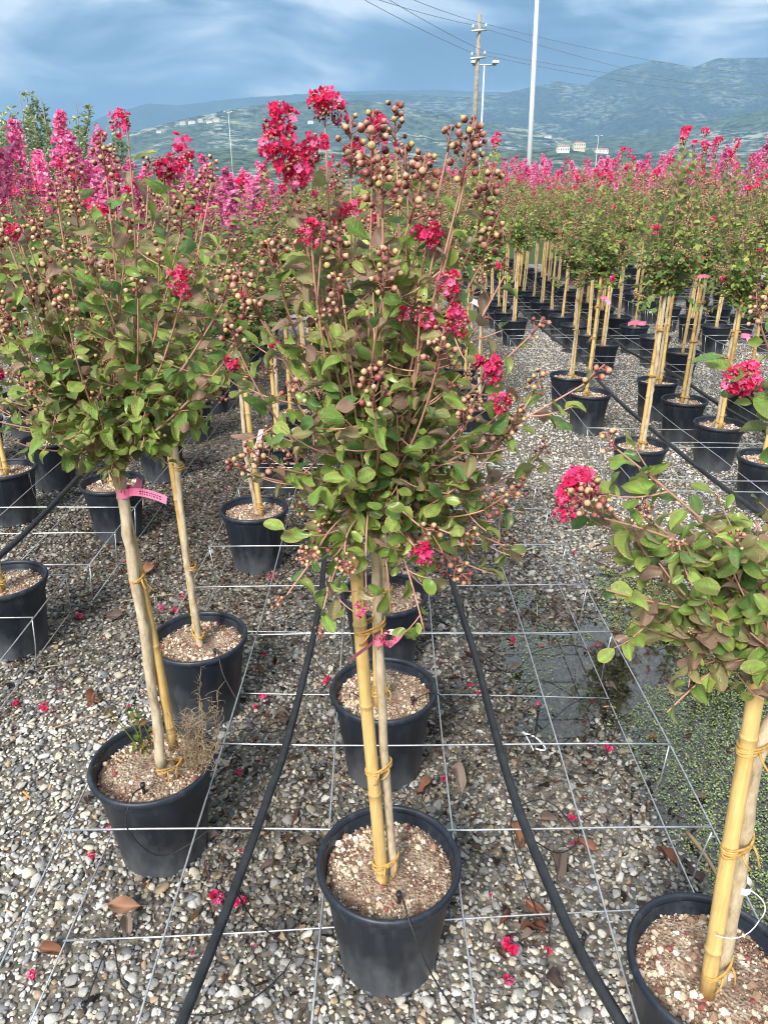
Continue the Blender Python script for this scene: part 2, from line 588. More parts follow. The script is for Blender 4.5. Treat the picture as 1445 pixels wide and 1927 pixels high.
def m_yard():
    m, nt, b = mat('gravel_bed')
    tc = N(nt, 'ShaderNodeTexCoord')
    v = N(nt, 'ShaderNodeTexVoronoi', inp={'Scale': 48})
    nt.links.new(tc.outputs['Object'], v.inputs['Vector'])
    sx = N(nt, 'ShaderNodeSeparateXYZ'); nt.links.new(v.outputs['Color'], sx.inputs[0])
    far = ramp(nt, [(0.0, (0.06, 0.06, 0.06)), (0.25, (0.16, 0.16, 0.16)), (0.45, (0.30, 0.29, 0.27)), (0.65, (0.42, 0.39, 0.33)), (0.85, (0.55, 0.54, 0.52))], 'CONSTANT')
    nt.links.new(sx.outputs[0], far.inputs[0])
    n1 = N(nt, 'ShaderNodeTexNoise', inp={'Scale': 30, 'Detail': 6})
    nt.links.new(tc.outputs['Object'], n1.inputs['Vector'])
    near = ramp(nt, [(0.35, (0.070, 0.058, 0.047)), (0.55, (0.17, 0.148, 0.12)), (0.75, (0.27, 0.24, 0.19))])
    nt.links.new(n1.outputs['Fac'], near.inputs[0])
    sp = N(nt, 'ShaderNodeSeparateXYZ'); nt.links.new(tc.outputs['Object'], sp.inputs[0])
    mr = N(nt, 'ShaderNodeMapRange', inp={'From Min': 8.6, 'From Max': 9.2})
    nt.links.new(sp.outputs['Y'], mr.inputs['Value'])
    mx = N(nt, 'ShaderNodeMix', data_type='RGBA')
    nt.links.new(mr.outputs[0], mx.inputs['Factor']); nt.links.new(near.outputs[0], mx.inputs['A']); nt.links.new(far.outputs[0], mx.inputs['B'])
    nt.links.new(mx.outputs['Result'], b.inputs['Base Color'])
    b.inputs['Roughness'].default_value = 0.9
    bp = N(nt, 'ShaderNodeBump', inp={'Strength': 0.8, 'Distance': 0.012})
    nt.links.new(v.outputs['Distance'], bp.inputs['Height']); bp.invert = True
    nt.links.new(bp.outputs[0], b.inputs['Normal'])
    return m


def m_water():
    m, nt, b = mat('puddle_water')
    out = nt.nodes['Material Output']
    nt.nodes.remove(b)
    fr = N(nt, 'ShaderNodeFresnel', inp={'IOR': 1.33})
    tr = N(nt, 'ShaderNodeBsdfTransparent', inp={'Color': (0.86, 0.89, 0.78, 1)})
    gl = N(nt, 'ShaderNodeBsdfGlossy', inp={'Color': (1, 1, 1, 1), 'Roughness': 0.03})
    ml = N(nt, 'ShaderNodeMath', operation='MULTIPLY', inp={1: 3.2}); ml.use_clamp = True
    nt.links.new(fr.outputs[0], ml.inputs[0])
    mx = N(nt, 'ShaderNodeMixShader')
    nt.links.new(ml.outputs[0], mx.inputs[0]); nt.links.new(tr.outputs[0], mx.inputs[1]); nt.links.new(gl.outputs[0], mx.inputs[2])
    nt.links.new(mx.outputs[0], out.inputs['Surface'])
    return m


def m_hill(name, dark, light, patch):
    m, nt, b = mat(name)
    tc = N(nt, 'ShaderNodeTexCoord')
    n1 = N(nt, 'ShaderNodeTexNoise', inp={'Scale': 1 / 34.0, 'Detail': 6, 'Roughness': 0.8})
    nt.links.new(tc.outputs['Object'], n1.inputs['Vector'])
    cr = ramp(nt, [(0.42, dark), (0.56, light)])
    nt.links.new(n1.outputs['Fac'], cr.inputs[0])
    n2 = N(nt, 'ShaderNodeTexNoise', inp={'Scale': 1 / 420.0, 'Detail': 5, 'Roughness': 0.6})
    nt.links.new(tc.outputs['Object'], n2.inputs['Vector'])
    c2 = ramp(nt, [(0.47, (0, 0, 0)), (0.56, (1, 1, 1))])
    nt.links.new(n2.outputs['Fac'], c2.inputs[0])
    # groves and terraces: rows of paler ground between the trees
    mp = N(nt, 'ShaderNodeMapping'); mp.inputs['Scale'].default_value = (1 / 60.0, 1 / 60.0, 1 / 14.0)
    nt.links.new(tc.outputs['Object'], mp.inputs[0])
    n3 = N(nt, 'ShaderNodeTexNoise', inp={'Scale': 1.0, 'Detail': 3, 'Roughness': 0.8})
    nt.links.new(mp.outputs[0], n3.inputs['Vector'])
    c3 = ramp(nt, [(0.42, dark), (0.50, light), (0.58, patch)])
    nt.links.new(n3.outputs['Fac'], c3.inputs[0])
    mx = N(nt, 'ShaderNodeMix', data_type='RGBA')
    nt.links.new(c2.outputs[0], mx.inputs['Factor']); nt.links.new(cr.outputs[0], mx.inputs['A']); nt.links.new(c3.outputs[0], mx.inputs['B'])
    nt.links.new(mx.outputs['Result'], b.inputs['Base Color'])
    b.inputs['Roughness'].default_value = 1.0
    b.inputs['Specular IOR Level'].default_value = 0.0
    bp = N(nt, 'ShaderNodeBump', inp={'Strength': 0.8, 'Distance': 9.0})
    nt.links.new(n1.outputs['Fac'], bp.inputs['Height'])
    nt.links.new(bp.outputs[0], b.inputs['Normal'])
    return m


M_BARK = m_bark()
M_BAMBOO = m_bamboo()
M_POT = m_pot()
M_SOIL = m_soil()
M_STONE = m_stone()
M_YARD = m_yard()
M_WATER = m_water()
M_RAFFIA = simple('raffia_tie', (0.50, 0.30, 0.085), 0.7, var=0.35, vscale=120)
M_WIRE = simple('galvanised_wire', (0.60, 0.62, 0.65), 0.38, metal=0.75, var=0.25, vscale=70)
M_PIPE = simple('black_polythene', (0.022, 0.025, 0.030), 0.42, var=0.5, vscale=25)
M_DRIP = simple('black_drip_tube', (0.018, 0.018, 0.020), 0.45)
M_PUMICE = vcol_mat('pumice', rough=0.9, spec=0.15, vary=0.05, bump=0.5, bscale=300)
M_ALGAE = vcol_mat('algae', rough=0.6, spec=0.3, vary=0.3)
M_TAG = simple('pink_tape', (0.86, 0.22, 0.38), 0.45, var=0.12, vscale=40)
M_TAGPALE = simple('pale_pink_tape', (0.80, 0.58, 0.62), 0.5, var=0.05)
M_INK = simple('black_ink', (0.02, 0.02, 0.025), 0.7)
M_WHITE = simple('white_plastic', (0.78, 0.79, 0.80), 0.5, var=0.06)
M_STRAW = vcol_mat('straw', rough=0.8, trans=0.1, spec=0.15, vary=0.15)
M_WOODPOLE = simple('weathered_pole_wood', (0.30, 0.27, 0.235), 0.85, var=0.3, vscale=6, bump=0.4, bscale=25)
M_STEELPOLE = simple('pale_steel_pole', (0.62, 0.66, 0.67), 0.45, metal=0.2, var=0.08, vscale=3)
M_CERAMIC = simple('insulator', (0.70, 0.70, 0.68), 0.3)
M_CABLE = simple('cable', (0.24, 0.27, 0.30), 0.6)
M_PLASTER = simple('cream_plaster', (0.72, 0.64, 0.48), 0.9, var=0.1, vscale=0.6)
M_WPLASTER = simple('white_plaster', (0.80, 0.79, 0.76), 0.9, var=0.06, vscale=0.6)
M_ROOF = simple('clay_tile_roof', (0.40, 0.22, 0.14), 0.9, var=0.2, vscale=1.5)
M_DARKGLASS = simple('window_dark', (0.05, 0.06, 0.07), 0.2)
M_FIELD = simple('field_grass', (0.075, 0.10, 0.045), 1.0, var=0.35, vscale=0.02, spec=0.0)

# ------------------------------------------------------------------ the ground
rng = np.random.default_rng(7)


def dips(x, y):
    """depth of the wet hollows, 0..1"""
    d = np.zeros_like(np.asarray(x, float))
    for cx, cy, rx, ry, a in ((1.03, 2.05, 0.30, 0.75, 1.0), (0.60, 2.22, 0.20, 0.34, 0.85), (0.53, 1.92, 0.14, 0.14, 0.6),
                              (1.05, 1.45, 0.26, 0.35, 0.8), (0.62, 2.72, 0.14, 0.16, 0.55), (1.0, 2.85, 0.16, 0.25, 0.5)):
        q = ((x - cx) / rx) ** 2 + ((y - cy) / ry) ** 2
        d = np.maximum(d, a * np.exp(-q * 0.9))
    n = fbm(np.asarray(x) * 5.0, np.asarray(y) * 5.0, 3, 5)
    return np.clip(d + n * 0.30 * (d > 0.08), 0, 1.2)


def ground_z(x, y):
    return 0.008 * fbm(np.asarray(x) * 1.7, np.asarray(y) * 1.7, 3, 2) - 0.050 * dips(x, y)


WATER_Z = -0.0125


def build_ground():
    # field that reaches the hills
    mb = MB()
    S = 11000
    mb.add([(-S, -S, -0.16), (S, -S, -0.16), (S, S, -0.16), (-S, S, -0.16)], [(0, 1, 2, 3)])
    tag(mb.obj('ground', M_FIELD), kind='structure')
    # gravel yard: fine grid near the camera, coarse further out
    xs = np.unique(np.concatenate([np.linspace(-18, -2, 17), np.linspace(-2, 2.2, 106), np.linspace(2.2, 18, 17)]))
    ys = np.unique(np.concatenate([np.linspace(-3, 0.4, 6), np.linspace(0.4, 4.0, 91), np.linspace(4, 18.6, 26)]))
    X, Yg = np.meshgrid(xs, ys)
    Z = ground_z(X, Yg)
    V = np.stack([X, Yg, Z], -1).reshape(-1, 3)
    nx = len(xs)
    f = [(j * nx + i, j * nx + i + 1, (j + 1) * nx + i + 1, (j + 1) * nx + i) for j in range(len(ys) - 1) for i in range(nx - 1)]
    mb = MB(); mb.add(V, f)
    yard = tag(mb.obj('gravel_yard', M_YARD), kind='structure')
    return yard


YARD = build_ground()


def stone_mesh(i):
    r = np.random.default_rng(100 + i)
    bm = bmesh.new()
    bmesh.ops.create_icosphere(bm, subdivisions=1 if i % 3 == 0 else 2, radius=1.0)
    planes = [(norm(r.normal(size=3)), r.uniform(0.42, 0.82)) for _ in range(11)]
    sc = np.array((1.0, r.uniform(0.62, 0.9), r.uniform(0.42, 0.68)))
    for v in bm.verts:
        p = np.array(v.co)
        p *= 1 + 0.08 * math.sin(3 * p[0] + i) * math.cos(2.3 * p[1] - i)
        for n, d in planes:
            k = p @ n
            if k > d:
                p = p - n * (k - d) * 0.98
        v.co = p * sc
    me = bpy.data.meshes.new('gravel_stone')
    bm.to_mesh(me); bm.free()
    me.materials.append(M_STONE)
    if i % 3:
        me.polygons.foreach_set('use_smooth', np.ones(len(me.polygons), bool))
    return me


STONES = [stone_mesh(i) for i in range(9)]


def dirtiness(x, y):
    """organic dirt: thick between the pots of the middle bed, thin on the open paths"""
    n = fbm(x * 2.1 + 3.3, y * 1.5 + 1.2, 4, 11)
    bed = 1 / (1 + np.exp(-(x + 0.62) * 9)) * 1 / (1 + np.exp((x - 0.72) * 9))
    front = 1 / (1 + np.exp(-(y - 1.15) * 7))
    left = np.exp(-((x + 0.95) / 0.40) ** 2) * np.clip((y - 2.0) * 0.9, 0, 0.95)
    lbed = np.clip((-x - 1.1) * 3, 0, 0.6)
    wet = np.clip(dips(x, y) * 1.1, 0, 0.75)
    # the big pot drips on its right side
    drip = np.exp(-(((x + 0.36) / 0.16) ** 2 + ((y - 1.33) / 0.26) ** 2))
    d = bed * (0.22 + 0.42 * front) + left + lbed + wet + 0.5 * drip + 0.75 * n
    d = d - 0.35 * np.clip((x - 1.15) * 3, 0, 1) * (y > 3)
    return np.clip(d, 0, 1)


def instancer(name, P, rot, scl, attrs, sources, mat_none=None):
    """one 'stuff' object: geometry nodes put one of the source meshes on every vertex"""
    me = bpy.data.meshes.new(name)
    me.from_pydata(P.tolist(), [], [])
    a = me.attributes.new('rot', 'FLOAT_VECTOR', 'POINT'); a.data.foreach_set('vector', rot.astype(np.float32).ravel())
    a = me.attributes.new('scl', 'FLOAT_VECTOR', 'POINT'); a.data.foreach_set('vector', scl.astype(np.float32).ravel())
    a = me.attributes.new('pick', 'INT', 'POINT'); a.data.foreach_set('value', rng.integers(0, len(sources), len(P)).astype(np.int32))
    for k, v in attrs.items():
        a = me.attributes.new(k, 'FLOAT', 'POINT'); a.data.foreach_set('value', v.astype(np.float32))
    o = link(name, me)
    c = bpy.data.collections.new(name + '_shapes')
    for i, s in enumerate(sources):
        so = bpy.data.objects.new('%s_shape_%02d' % (name, i), s)
        c.objects.link(so)
    ng = bpy.data.node_groups.new(name + '_scatter', 'GeometryNodeTree')
    ng.interface.new_socket('Geometry', in_out='INPUT', socket_type='NodeSocketGeometry')
    ng.interface.new_socket('Geometry', in_out='OUTPUT', socket_type='NodeSocketGeometry')
    gi = ng.nodes.new('NodeGroupInput'); go = ng.nodes.new('NodeGroupOutput')
    iop = ng.nodes.new('GeometryNodeInstanceOnPoints')
    ci = ng.nodes.new('GeometryNodeCollectionInfo')
    ci.inputs['Collection'].default_value = c
    ci.inputs['Separate Children'].default_value = True
    ci.inputs['Reset Children'].default_value = True

    def attr(nm, typ):
        n = ng.nodes.new('GeometryNodeInputNamedAttribute'); n.data_type = typ
        n.inputs['Name'].default_value = nm
        return n.outputs['Attribute']
    ng.links.new(gi.outputs[0], iop.inputs['Points'])
    ng.links.new(ci.outputs[0], iop.inputs['Instance'])
    iop.inputs['Pick Instance'].default_value = True
    ng.links.new(attr('pick', 'INT'), iop.inputs['Instance Index'])
    e2r = ng.nodes.new('FunctionNodeEulerToRotation')
    ng.links.new(attr('rot', 'FLOAT_VECTOR'), e2r.inputs[0])
    ng.links.new(e2r.outputs[0], iop.inputs['Rotation'])
    ng.links.new(attr('scl', 'FLOAT_VECTOR'), iop.inputs['Scale'])
    ng.links.new(iop.outputs[0], go.inputs[0])
    md = o.modifiers.new('scatter', 'NODES'); md.node_group = ng
    return o


POT_SPOTS = []      # filled before gravel so no stone sits inside a pot


def build_gravel():
    P = []
    for y0, y1, s in ((0.45, 2.2, 0.0122), (2.2, 4.5, 0.0145), (4.5, 9.4, 0.0200)):
        ys = np.arange(y0, y1, s)
        for y in ys:
            w = 0.66 * y + 0.7
            xr = min(w, 5.2)
            xs = np.arange(-w if y < 4.5 else -min(w, 3.8), xr, s)
            p = np.stack([xs + rng.uniform(-.5, .5, len(xs)) * s, y + rng.uniform(-.5, .5, len(xs)) * s], 1)
            P.append(p)
    P = np.concatenate(P)
    keep = np.ones(len(P), bool)
    for (x, y) in POT_SPOTS:
        keep &= (P[:, 0] - x) ** 2 + (P[:, 1] - y) ** 2 > 0.100 ** 2
    # hollows hold fewer stones
    keep &= rng.random(len(P)) > 0.45 * np.clip(dips(P[:, 0], P[:, 1]) - 0.25, 0, 1)
    P = P[keep]
    n = len(P)
    size = np.clip(rng.lognormal(math.log(0.0078), 0.40, n), 0.0038, 0.022)
    z = ground_z(P[:, 0], P[:, 1]) + size * 0.16 + rng.uniform(-0.002, 0.006, n)
    silt = np.clip(fbm(P[:, 0] * 3.1 + 7, P[:, 1] * 2.6 + 2, 3, 23) * 2.2 + 0.05, 0, 1)
    z = z - silt * size * 0.22
    P3 = np.column_stack([P, z])
    rot = np.column_stack([rng.normal(0, 0.35, n), rng.normal(0, 0.35, n), rng.uniform(0, 6.28, n)])
    scl = size[:, None] * rng.uniform(0.85, 1.18, (n, 3))
    dirt = dirtiness(P[:, 0], P[:, 1])
    tone = np.clip(rng.random(n) ** (1 + 0.45 * dirt), 0, 0.999)
    # pale chippings on the path beside the right-hand bed
    pale = np.clip((P[:, 1] - 4.2) * 0.5, 0, 1) * (P[:, 0] > 0.8) * (P[:, 0] < 3.5)
    tone = np.clip(tone + 0.16 * pale, 0, 0.999)
    front = np.clip((1.25 - P[:, 1]) * 3.5, 0, 1) + np.clip((-0.62 - P[:, 0]) * 3, 0, 1) * np.clip((2.3 - P[:, 1]) * 2, 0, 1)
    front = np.clip(front, 0, 1)
    tone = np.clip(tone + 0.06 * front, 0, 0.999)
    dirt = np.clip(dirt * (0.35 + 0.9 * rng.random(n)), 0, 1) * (1 - 0.75 * front)
    # the stones that show largest are pieces of the yard of their own
    d2 = np.hypot(P[:, 0], P[:, 1]) / (size * 60 + 0.6)
    vis = (P[:, 1] > 0.62) & (np.abs(P[:, 0]) < 0.47 * P[:, 1] + 0.2)
    score = np.where(vis, d2, 99)
    big = np.argsort(score)[:300]
    for i in big:
        m = Matrix.LocRotScale(Vector(P3[i]), __import__('mathutils').Euler(rot[i]), Vector(scl[i]))
        o = link('gravel_stone', STONES[int(rng.integers(9))], YARD, m)
        o['tone'] = float(tone[i]); o['dirt'] = float(dirt[i])
    rest = np.ones(n, bool); rest[big] = False
    o = instancer('gravel', P3[rest], rot[rest], scl[rest], {'tone': tone[rest], 'dirt': dirt[rest]}, STONES)
    tag(o, 'grey, beige and dark gravel covering the whole nursery yard', 'gravel', kind='stuff')


def flake_mesh(name, matl, n=5, thick=0.0, col=(1, 1, 1), seed=0):
    r = np.random.default_rng(seed)
    mb = MB()
    a = np.sort(r.uniform(0, 6.28, n))
    v = [(0, 0, 0.12)] + [(math.cos(t) * r.uniform(.6, 1), math.sin(t) * r.uniform(.4, .8), r.uniform(-.15, .2)) for t in a]
    f = [(0, 1 + i, 1 + (i + 1) % n) for i in range(n)]
    mb.add(v, f, col)
    return mb.mesh(name, matl, smooth=False)


def build_litter():
    n = 60000
    x = rng.uniform(-2.2, 1.8, n); y = 0.6 + 3.9 * rng.random(n) ** 0.8
    d = dirtiness(x, y)
    k = rng.random(n) < d ** 1.3 * 0.95
    x, y = x[k], y[k]
    ok = np.ones(len(x), bool)
    for (px, py) in POT_SPOTS:
        ok &= (x - px) ** 2 + (y - py) ** 2 > 0.105 ** 2
    x, y = x[ok], y[ok]; n = len(x)
    z = ground_z(x, y) + rng.uniform(0.003, 0.016, n)
    s = rng.lognormal(math.log(0.0062), 0.45, n)
    rot = np.column_stack([rng.normal(0, .4, n), rng.normal(0, .4, n), rng.uniform(0, 6.28, n)])
    scl = s[:, None] * np.column_stack([rng.uniform(.8, 2.0, n), rng.uniform(.5, 1.0, n), np.ones(n)])
    cols = [(0.030, 0.020, 0.013), (0.055, 0.032, 0.020), (0.022, 0.018, 0.016), (0.10, 0.058, 0.032), (0.075, 0.03, 0.022)]
    src = [flake_mesh('litter_flake', M_DRY, 5, col=c, seed=i) for i, c in enumerate(cols)]
    o = instancer('leaf_litter', np.column_stack([x, y, z]), rot, scl, {}, src)
    tag(o, 'dark rotting leaf litter between the gravel stones', 'litter', kind='stuff')


def build_puddle():
    # water sheet: only where the hollows drop below the water level
    s = 0.02
    xs = np.arange(0.2, 1.55, s); ys = np.arange(0.95, 3.3, s)
    X, Yg = np.meshgrid(xs, ys)
    low = ground_z(X, Yg) < WATER_Z + 0.006
    mb = MB()
    idx = {}
    V = []; Fq = []

    def vi(i, j):
        if (i, j) not in idx:
            idx[(i, j)] = len(V); V.append((xs[i], ys[j], WATER_Z))
        return idx[(i, j)]
    for j in range(len(ys) - 1):
        for i in range(len(xs) - 1):
            if low[j, i] or low[j + 1, i] or low[j, i + 1] or low[j + 1, i + 1]:
                Fq.append((vi(i, j), vi(i + 1, j), vi(i + 1, j + 1), vi(i, j + 1)))
    mb.add(V, Fq)
    tag(mb.obj('puddle_water', M_WATER), kind='structure')
    # floating duckweed
    n = 80000
    x = rng.uniform(0.35, 1.5, n); y = rng.uniform(1.05, 3.1, n)
    d = dips(x, y)
    m = fbm(x * 3.2 + 9, y * 3.2, 4, 31)
    patch = np.clip((x - 0.72) * 5, 0.10, 1.0)
    k = (d > 0.33) & (m + 0.45 * fbm(x * 11, y * 11, 2, 57) > 0.05 - 0.33 * patch) & (rng.random(n) < 0.25 + 0.75 * patch)
    x, y = x[k], y[k]; n = len(x)
    z = np.full(n, WATER_Z + 0.0015) + rng.uniform(0, 0.0035, n)
    sz = rng.uniform(0.0022, 0.0050, n)
    rot = np.column_stack([rng.normal(0, .22, n), rng.normal(0, .22, n), rng.uniform(0, 6.28, n)])
    src = [flake_mesh('duckweed_leaf', M_ALGAE, 6, col=c, seed=40 + i) for i, c in enumerate(
        [(0.24, 0.32, 0.10), (0.18, 0.25, 0.085), (0.34, 0.41, 0.16), (0.11, 0.16, 0.07), (0.28, 0.32, 0.16)])]
    o = instancer('duckweed', np.column_stack([x, y, z]), rot, np.repeat(sz[:, None], 3, 1), {}, src)
    tag(o, 'green duckweed and algae floating on the puddle', 'duckweed', kind='stuff')


# ------------------------------------------------------------------ hills
HILLS = []


def ridge_obj(name, pts, Rg, mt, seed, r0=0.45, r1=1.25, amp=0.10):
    pts = np.array(pts, float)
    az = []; te = []
    for px, py in pts:
        u, f, d = ray(px, py)
        az.append(math.atan2(u, f)); te.append(d / math.hypot(u, f))
    az = np.array(az); te = np.array(te)
    A = np.linspace(az[0], az[-1], 420)
    T = np.interp(A, az, te)
    k = np.ones(3) / 3
    T = np.convolve(np.pad(T, 1, mode='edge'), k, 'valid')
    rr = np.concatenate([np.linspace(r0, 1, 70), np.linspace(1.01, r1, 14)])
    V = np.zeros((len(rr), len(A), 3))
    for i, q in enumerate(rr):
        r = Rg * q
        x = r * np.sin(A); y = r * np.cos(A)
        h = np.maximum(CAM_H + Rg * T, 4)
        if q <= 1:
            t = (q - r0) / (1 - r0)
            g = t ** 1.35 * (1 - 0.25 * math.sin(math.pi * t))
        else:
            g = 1 - 0.5 * ((q - 1) / (r1 - 1)) ** 1.2
        nz = fbm(x / (Rg * 0.13), y / (Rg * 0.13), 5, seed)
        gul = -np.abs(fbm(x / (Rg * 0.06) + 5, y / (Rg * 0.16), 4, seed + 3))
        z = h * g + h * amp * (nz * 1.2 + gul * 1.3) * math.sin(math.pi * min(1, max(0, (q - r0) / (1 - r0)))) ** 0.6 * (1 if q <= 1 else 0)
        z += Rg * 0.0012 * fbm(x / 70.0, y / 70.0, 3, seed + 8) * (g > 0.1)
        V[i] = np.stack([x, y, z - 0.5], 1)
    n = len(A)
    f = [(j * n + i, j * n + i + 1, (j + 1) * n + i + 1, (j + 1) * n + i) for j in range(len(rr) - 1) for i in range(n - 1)]
    mb = MB(); mb.add(V.reshape(-1, 3), f)
    o = tag(mb.obj(name, mt), kind='structure')
    HILLS.append(o)
    return o


def build_hills():
    H1 = m_hill('hill_forest_far', (0.010, 0.025, 0.020), (0.040, 0.070, 0.045), (0.07, 0.10, 0.06))
    H2 = m_hill('hill_forest', (0.006, 0.018, 0.016), (0.060, 0.090, 0.062), (0.22, 0.25, 0.17))
    H3 = m_hill('hill_groves', (0.012, 0.030, 0.020), (0.12, 0.155, 0.095), (0.42, 0.42, 0.31))
    ridge_obj('hill_far', [(-500, 262), (60, 250), (150, 240), (200, 216), (280, 194), (335, 198), (400, 190), (470, 183), (640, 172), (820, 168),
                           (1000, 175), (1200, 200), (2000, 220)], 8800, H1, 3, r0=0.75, r1=1.12, amp=0.03)
    ridge_obj('hill_mountain', [(-500, 340), (330, 300), (480, 240), (560, 205), (640, 180), (720, 176), (800, 178), (850, 182), (930, 178), (1005, 163), (1045, 152),
                                (1100, 160), (1130, 142), (1180, 123), (1230, 114), (1262, 116), (1300, 128), (1350, 109), (1445, 107), (1600, 118), (2000, 135)],
              6500, H2, 21, r0=0.45, amp=0.13)
    ridge_obj('hill_slope', [(-500, 345), (150, 310), (240, 250), (330, 228), (430, 205), (500, 196), (590, 190), (680, 188), (760, 200), (850, 216), (950, 236),
                             (1080, 262), (1200, 256), (1330, 226), (1445, 206), (1600, 196), (2000, 190)], 4000, H3, 44, r0=0.42, amp=0.10)
    ridge_obj('hill_foot', [(-500, 350), (200, 330), (330, 292), (440, 280), (600, 280), (800, 288), (950, 284), (1050, 276), (1150, 288), (1300, 292), (1500, 290), (2000, 290)],
              2100, H3, 61, r0=0.5, amp=0.10)


# ------------------------------------------------------------------ leaf, bud and petal templates
def leaf_template(nx, ny, curl=0.35, fold=0.18, wave=0.03, wid=0.62, seed=0, twist=0.0, bend=0.0):
    r = np.random.default_rng(seed)
    ts = np.linspace(0, 1, ny)
    V = []; E = []
    ph = r.uniform(0, 6)
    for t in ts:
        q = (t - 0.56) / (0.575 if t < 0.56 else 0.452)
        w = wid * 0.5 * math.sqrt(max(0.0, 1 - q * q)) * (1 - 0.25 * (1 - t) ** 3)
        if t == 0: w = 0.035
        ang = curl * t * t
        for a in np.linspace(-1, 1, nx):
            x = a * w
            z = fold * abs(a) * w * 2 - curl * 0.55 * t * t + wave * math.sin(7 * t + ph + 2 * a) * abs(a)
            y = t * (1 - 0.10 * curl * t)
            tw = twist * t
            x, z = x * math.cos(tw) - (z + curl * 0.55 * t * t) * math.sin(tw) + bend * t * t, x * math.sin(tw) + (z + curl * 0.55 * t * t) * math.cos(tw) - curl * 0.55 * t * t
            V.append((x, y, z)); E.append(max(abs(a) ** 2, t ** 6))
    f = []
    for j in range(ny - 1):
        for i in range(nx - 1):
            f.append((j * nx + i, j * nx + i + 1, (j + 1) * nx + i + 1, (j + 1) * nx + i))
    return np.array(V), f, np.array(E), np.abs(np.tile(np.linspace(-1, 1, nx), ny))


LEAF_HI = [leaf_template(5, 8, c, fo, wv, wd, i, tw, bd) for i, (c, fo, wv, wd, tw, bd) in enumerate(
    [(0.30, 0.22, 0.05, 0.62, 0.25, 0.05), (0.75, 0.34, 0.07, 0.58, -0.5, -0.08), (0.10, 0.12, 0.05, 0.70, 0.1, 0.04), (-0.30, 0.28, 0.08, 0.60, 0.5, -0.06), (1.15, 0.42, 0.07, 0.55, 0.8, 0.10),
     (0.55, -0.20, 0.06, 0.64, -0.35, 0.0), (0.9, 0.55, 0.09, 0.60, -0.9, 0.06)])]
LEAF_LO = [leaf_template(3, 5, c, fo, 0.0, wd, i) for i, (c, fo, wd) in enumerate([(0.35, 0.22, 0.62), (0.8, 0.3, 0.58), (0.05, 0.15, 0.66), (-0.25, 0.3, 0.6)])]
# kind -> (blade, margin)
LEAF_COL = [((0.190, 0.365, 0.070), (0.320, 0.340, 0.090)),     # green
            ((0.285, 0.450, 0.095), (0.470, 0.450, 0.130)),     # fresh green
            ((0.300, 0.315, 0.135), (0.400, 0.260, 0.145)),     # olive turning bronze
            ((0.345, 0.250, 0.180), (0.400, 0.215, 0.160)),     # bronze
            ((0.120, 0.255, 0.068), (0.165, 0.270, 0.085))]     # deep green
_LEAF_MESH = {}


def leaf_mesh(shape, kind):
    k = (shape, kind)
    if k not in _LEAF_MESH:
        V, f, E, A = LEAF_HI[shape]
        b, e = np.array(LEAF_COL[kind][0]), np.array(LEAF_COL[kind][1])
        c = b + (e - b) * E[:, None] * 0.8
        c = c * (1 + 0.35 * (A[:, None] < 0.2))
        mb = MB(); mb.add(V, f, c)
        # short stalk
        mb.tube([(0, -0.14, 0.0), (0, 0.02, 0.0)], [0.018, 0.016], 4, (0.20, 0.09, 0.06))
        _LEAF_MESH[k] = mb.mesh('leaf', M_LEAF)
    return _LEAF_MESH[k]


def sphere_t(seg, rings):
    V = [(0, 0, -1)]
    for i in range(1, rings):
        a = math.pi * i / rings - math.pi / 2
        for j in range(seg):
            b = 2 * math.pi * j / seg
            V.append((math.cos(a) * math.cos(b), math.cos(a) * math.sin(b), math.sin(a)))
    V.append((0, 0, 1))
    f = []
    for j in range(seg):
        f.append((0, 1 + (j + 1) % seg, 1 + j))
    for i in range(rings - 2):
        for j in range(seg):
            k = (j + 1) % seg
            f.append((1 + i * seg + j, 1 + i * seg + k, 1 + (i + 1) * seg + k, 1 + (i + 1) * seg + j))
    t = len(V) - 1
    for j in range(seg):
        f.append((t, 1 + (rings - 2) * seg + j, 1 + (rings - 2) * seg + (j + 1) % seg))
    return np.array(V, float), f


def bud_template(seg, rings):
    """points along +Y; a round capsule with a small beak"""
    V, f = sphere_t(seg, rings)
    V = V[:, [0, 2, 1]] * np.array((1, 1.08, -1))
    tip = V[:, 1] > 1.0
    V[tip, 1] += 0.38
    V[:, 1] += 1.0
    return V, f, np.clip(V[:, 1] / 2.0, 0, 1)


BUD_HI = bud_template(12, 8)
BUD_LO = bud_template(6, 4)


def bud_cols(tv_t, n, r, redness=0.5):
    red = np.array([(0.16, 0.035, 0.032), (0.22, 0.055, 0.045), (0.27, 0.085, 0.070), (0.10, 0.026, 0.028)])
    pal = np.array([(0.56, 0.47, 0.19), (0.62, 0.45, 0.28), (0.54, 0.30, 0.21), (0.36, 0.11, 0.10)])
    w = np.array([1.05 - redness, 1.0, 0.6 + redness * 0.5, redness * 0.9]); w /= w.sum()
    a = red[r.integers(0, 4, n)]; b = pal[r.choice(4, n, p=w)]
    t = np.clip((tv_t[None, :, None] - 0.42) / 0.36, 0, 1)
    return (a[:, None, :] * (1 - t) + b[:, None, :] * t) * np.array((0.88, 0.82, 0.82))


def petal_template(n=4):
    V = []; f = []
    for j in range(n):
        for i in range(n):
            a = i / (n - 1) * 2 - 1; t = j / (n - 1)
            w = 0.16 + 0.46 * t ** 0.6
            V.append((a * w, t, 0.16 * math.sin(5.2 * a + 3 * t) * t + 0.12 * math.cos(6 * a) * t * t + 0.18 * t * t))
    for j in range(n - 1):
        for i in range(n - 1):
            f.append((j * n + i, j * n + i + 1, (j + 1) * n + i + 1, (j + 1) * n + i))
    return np.array(V), f


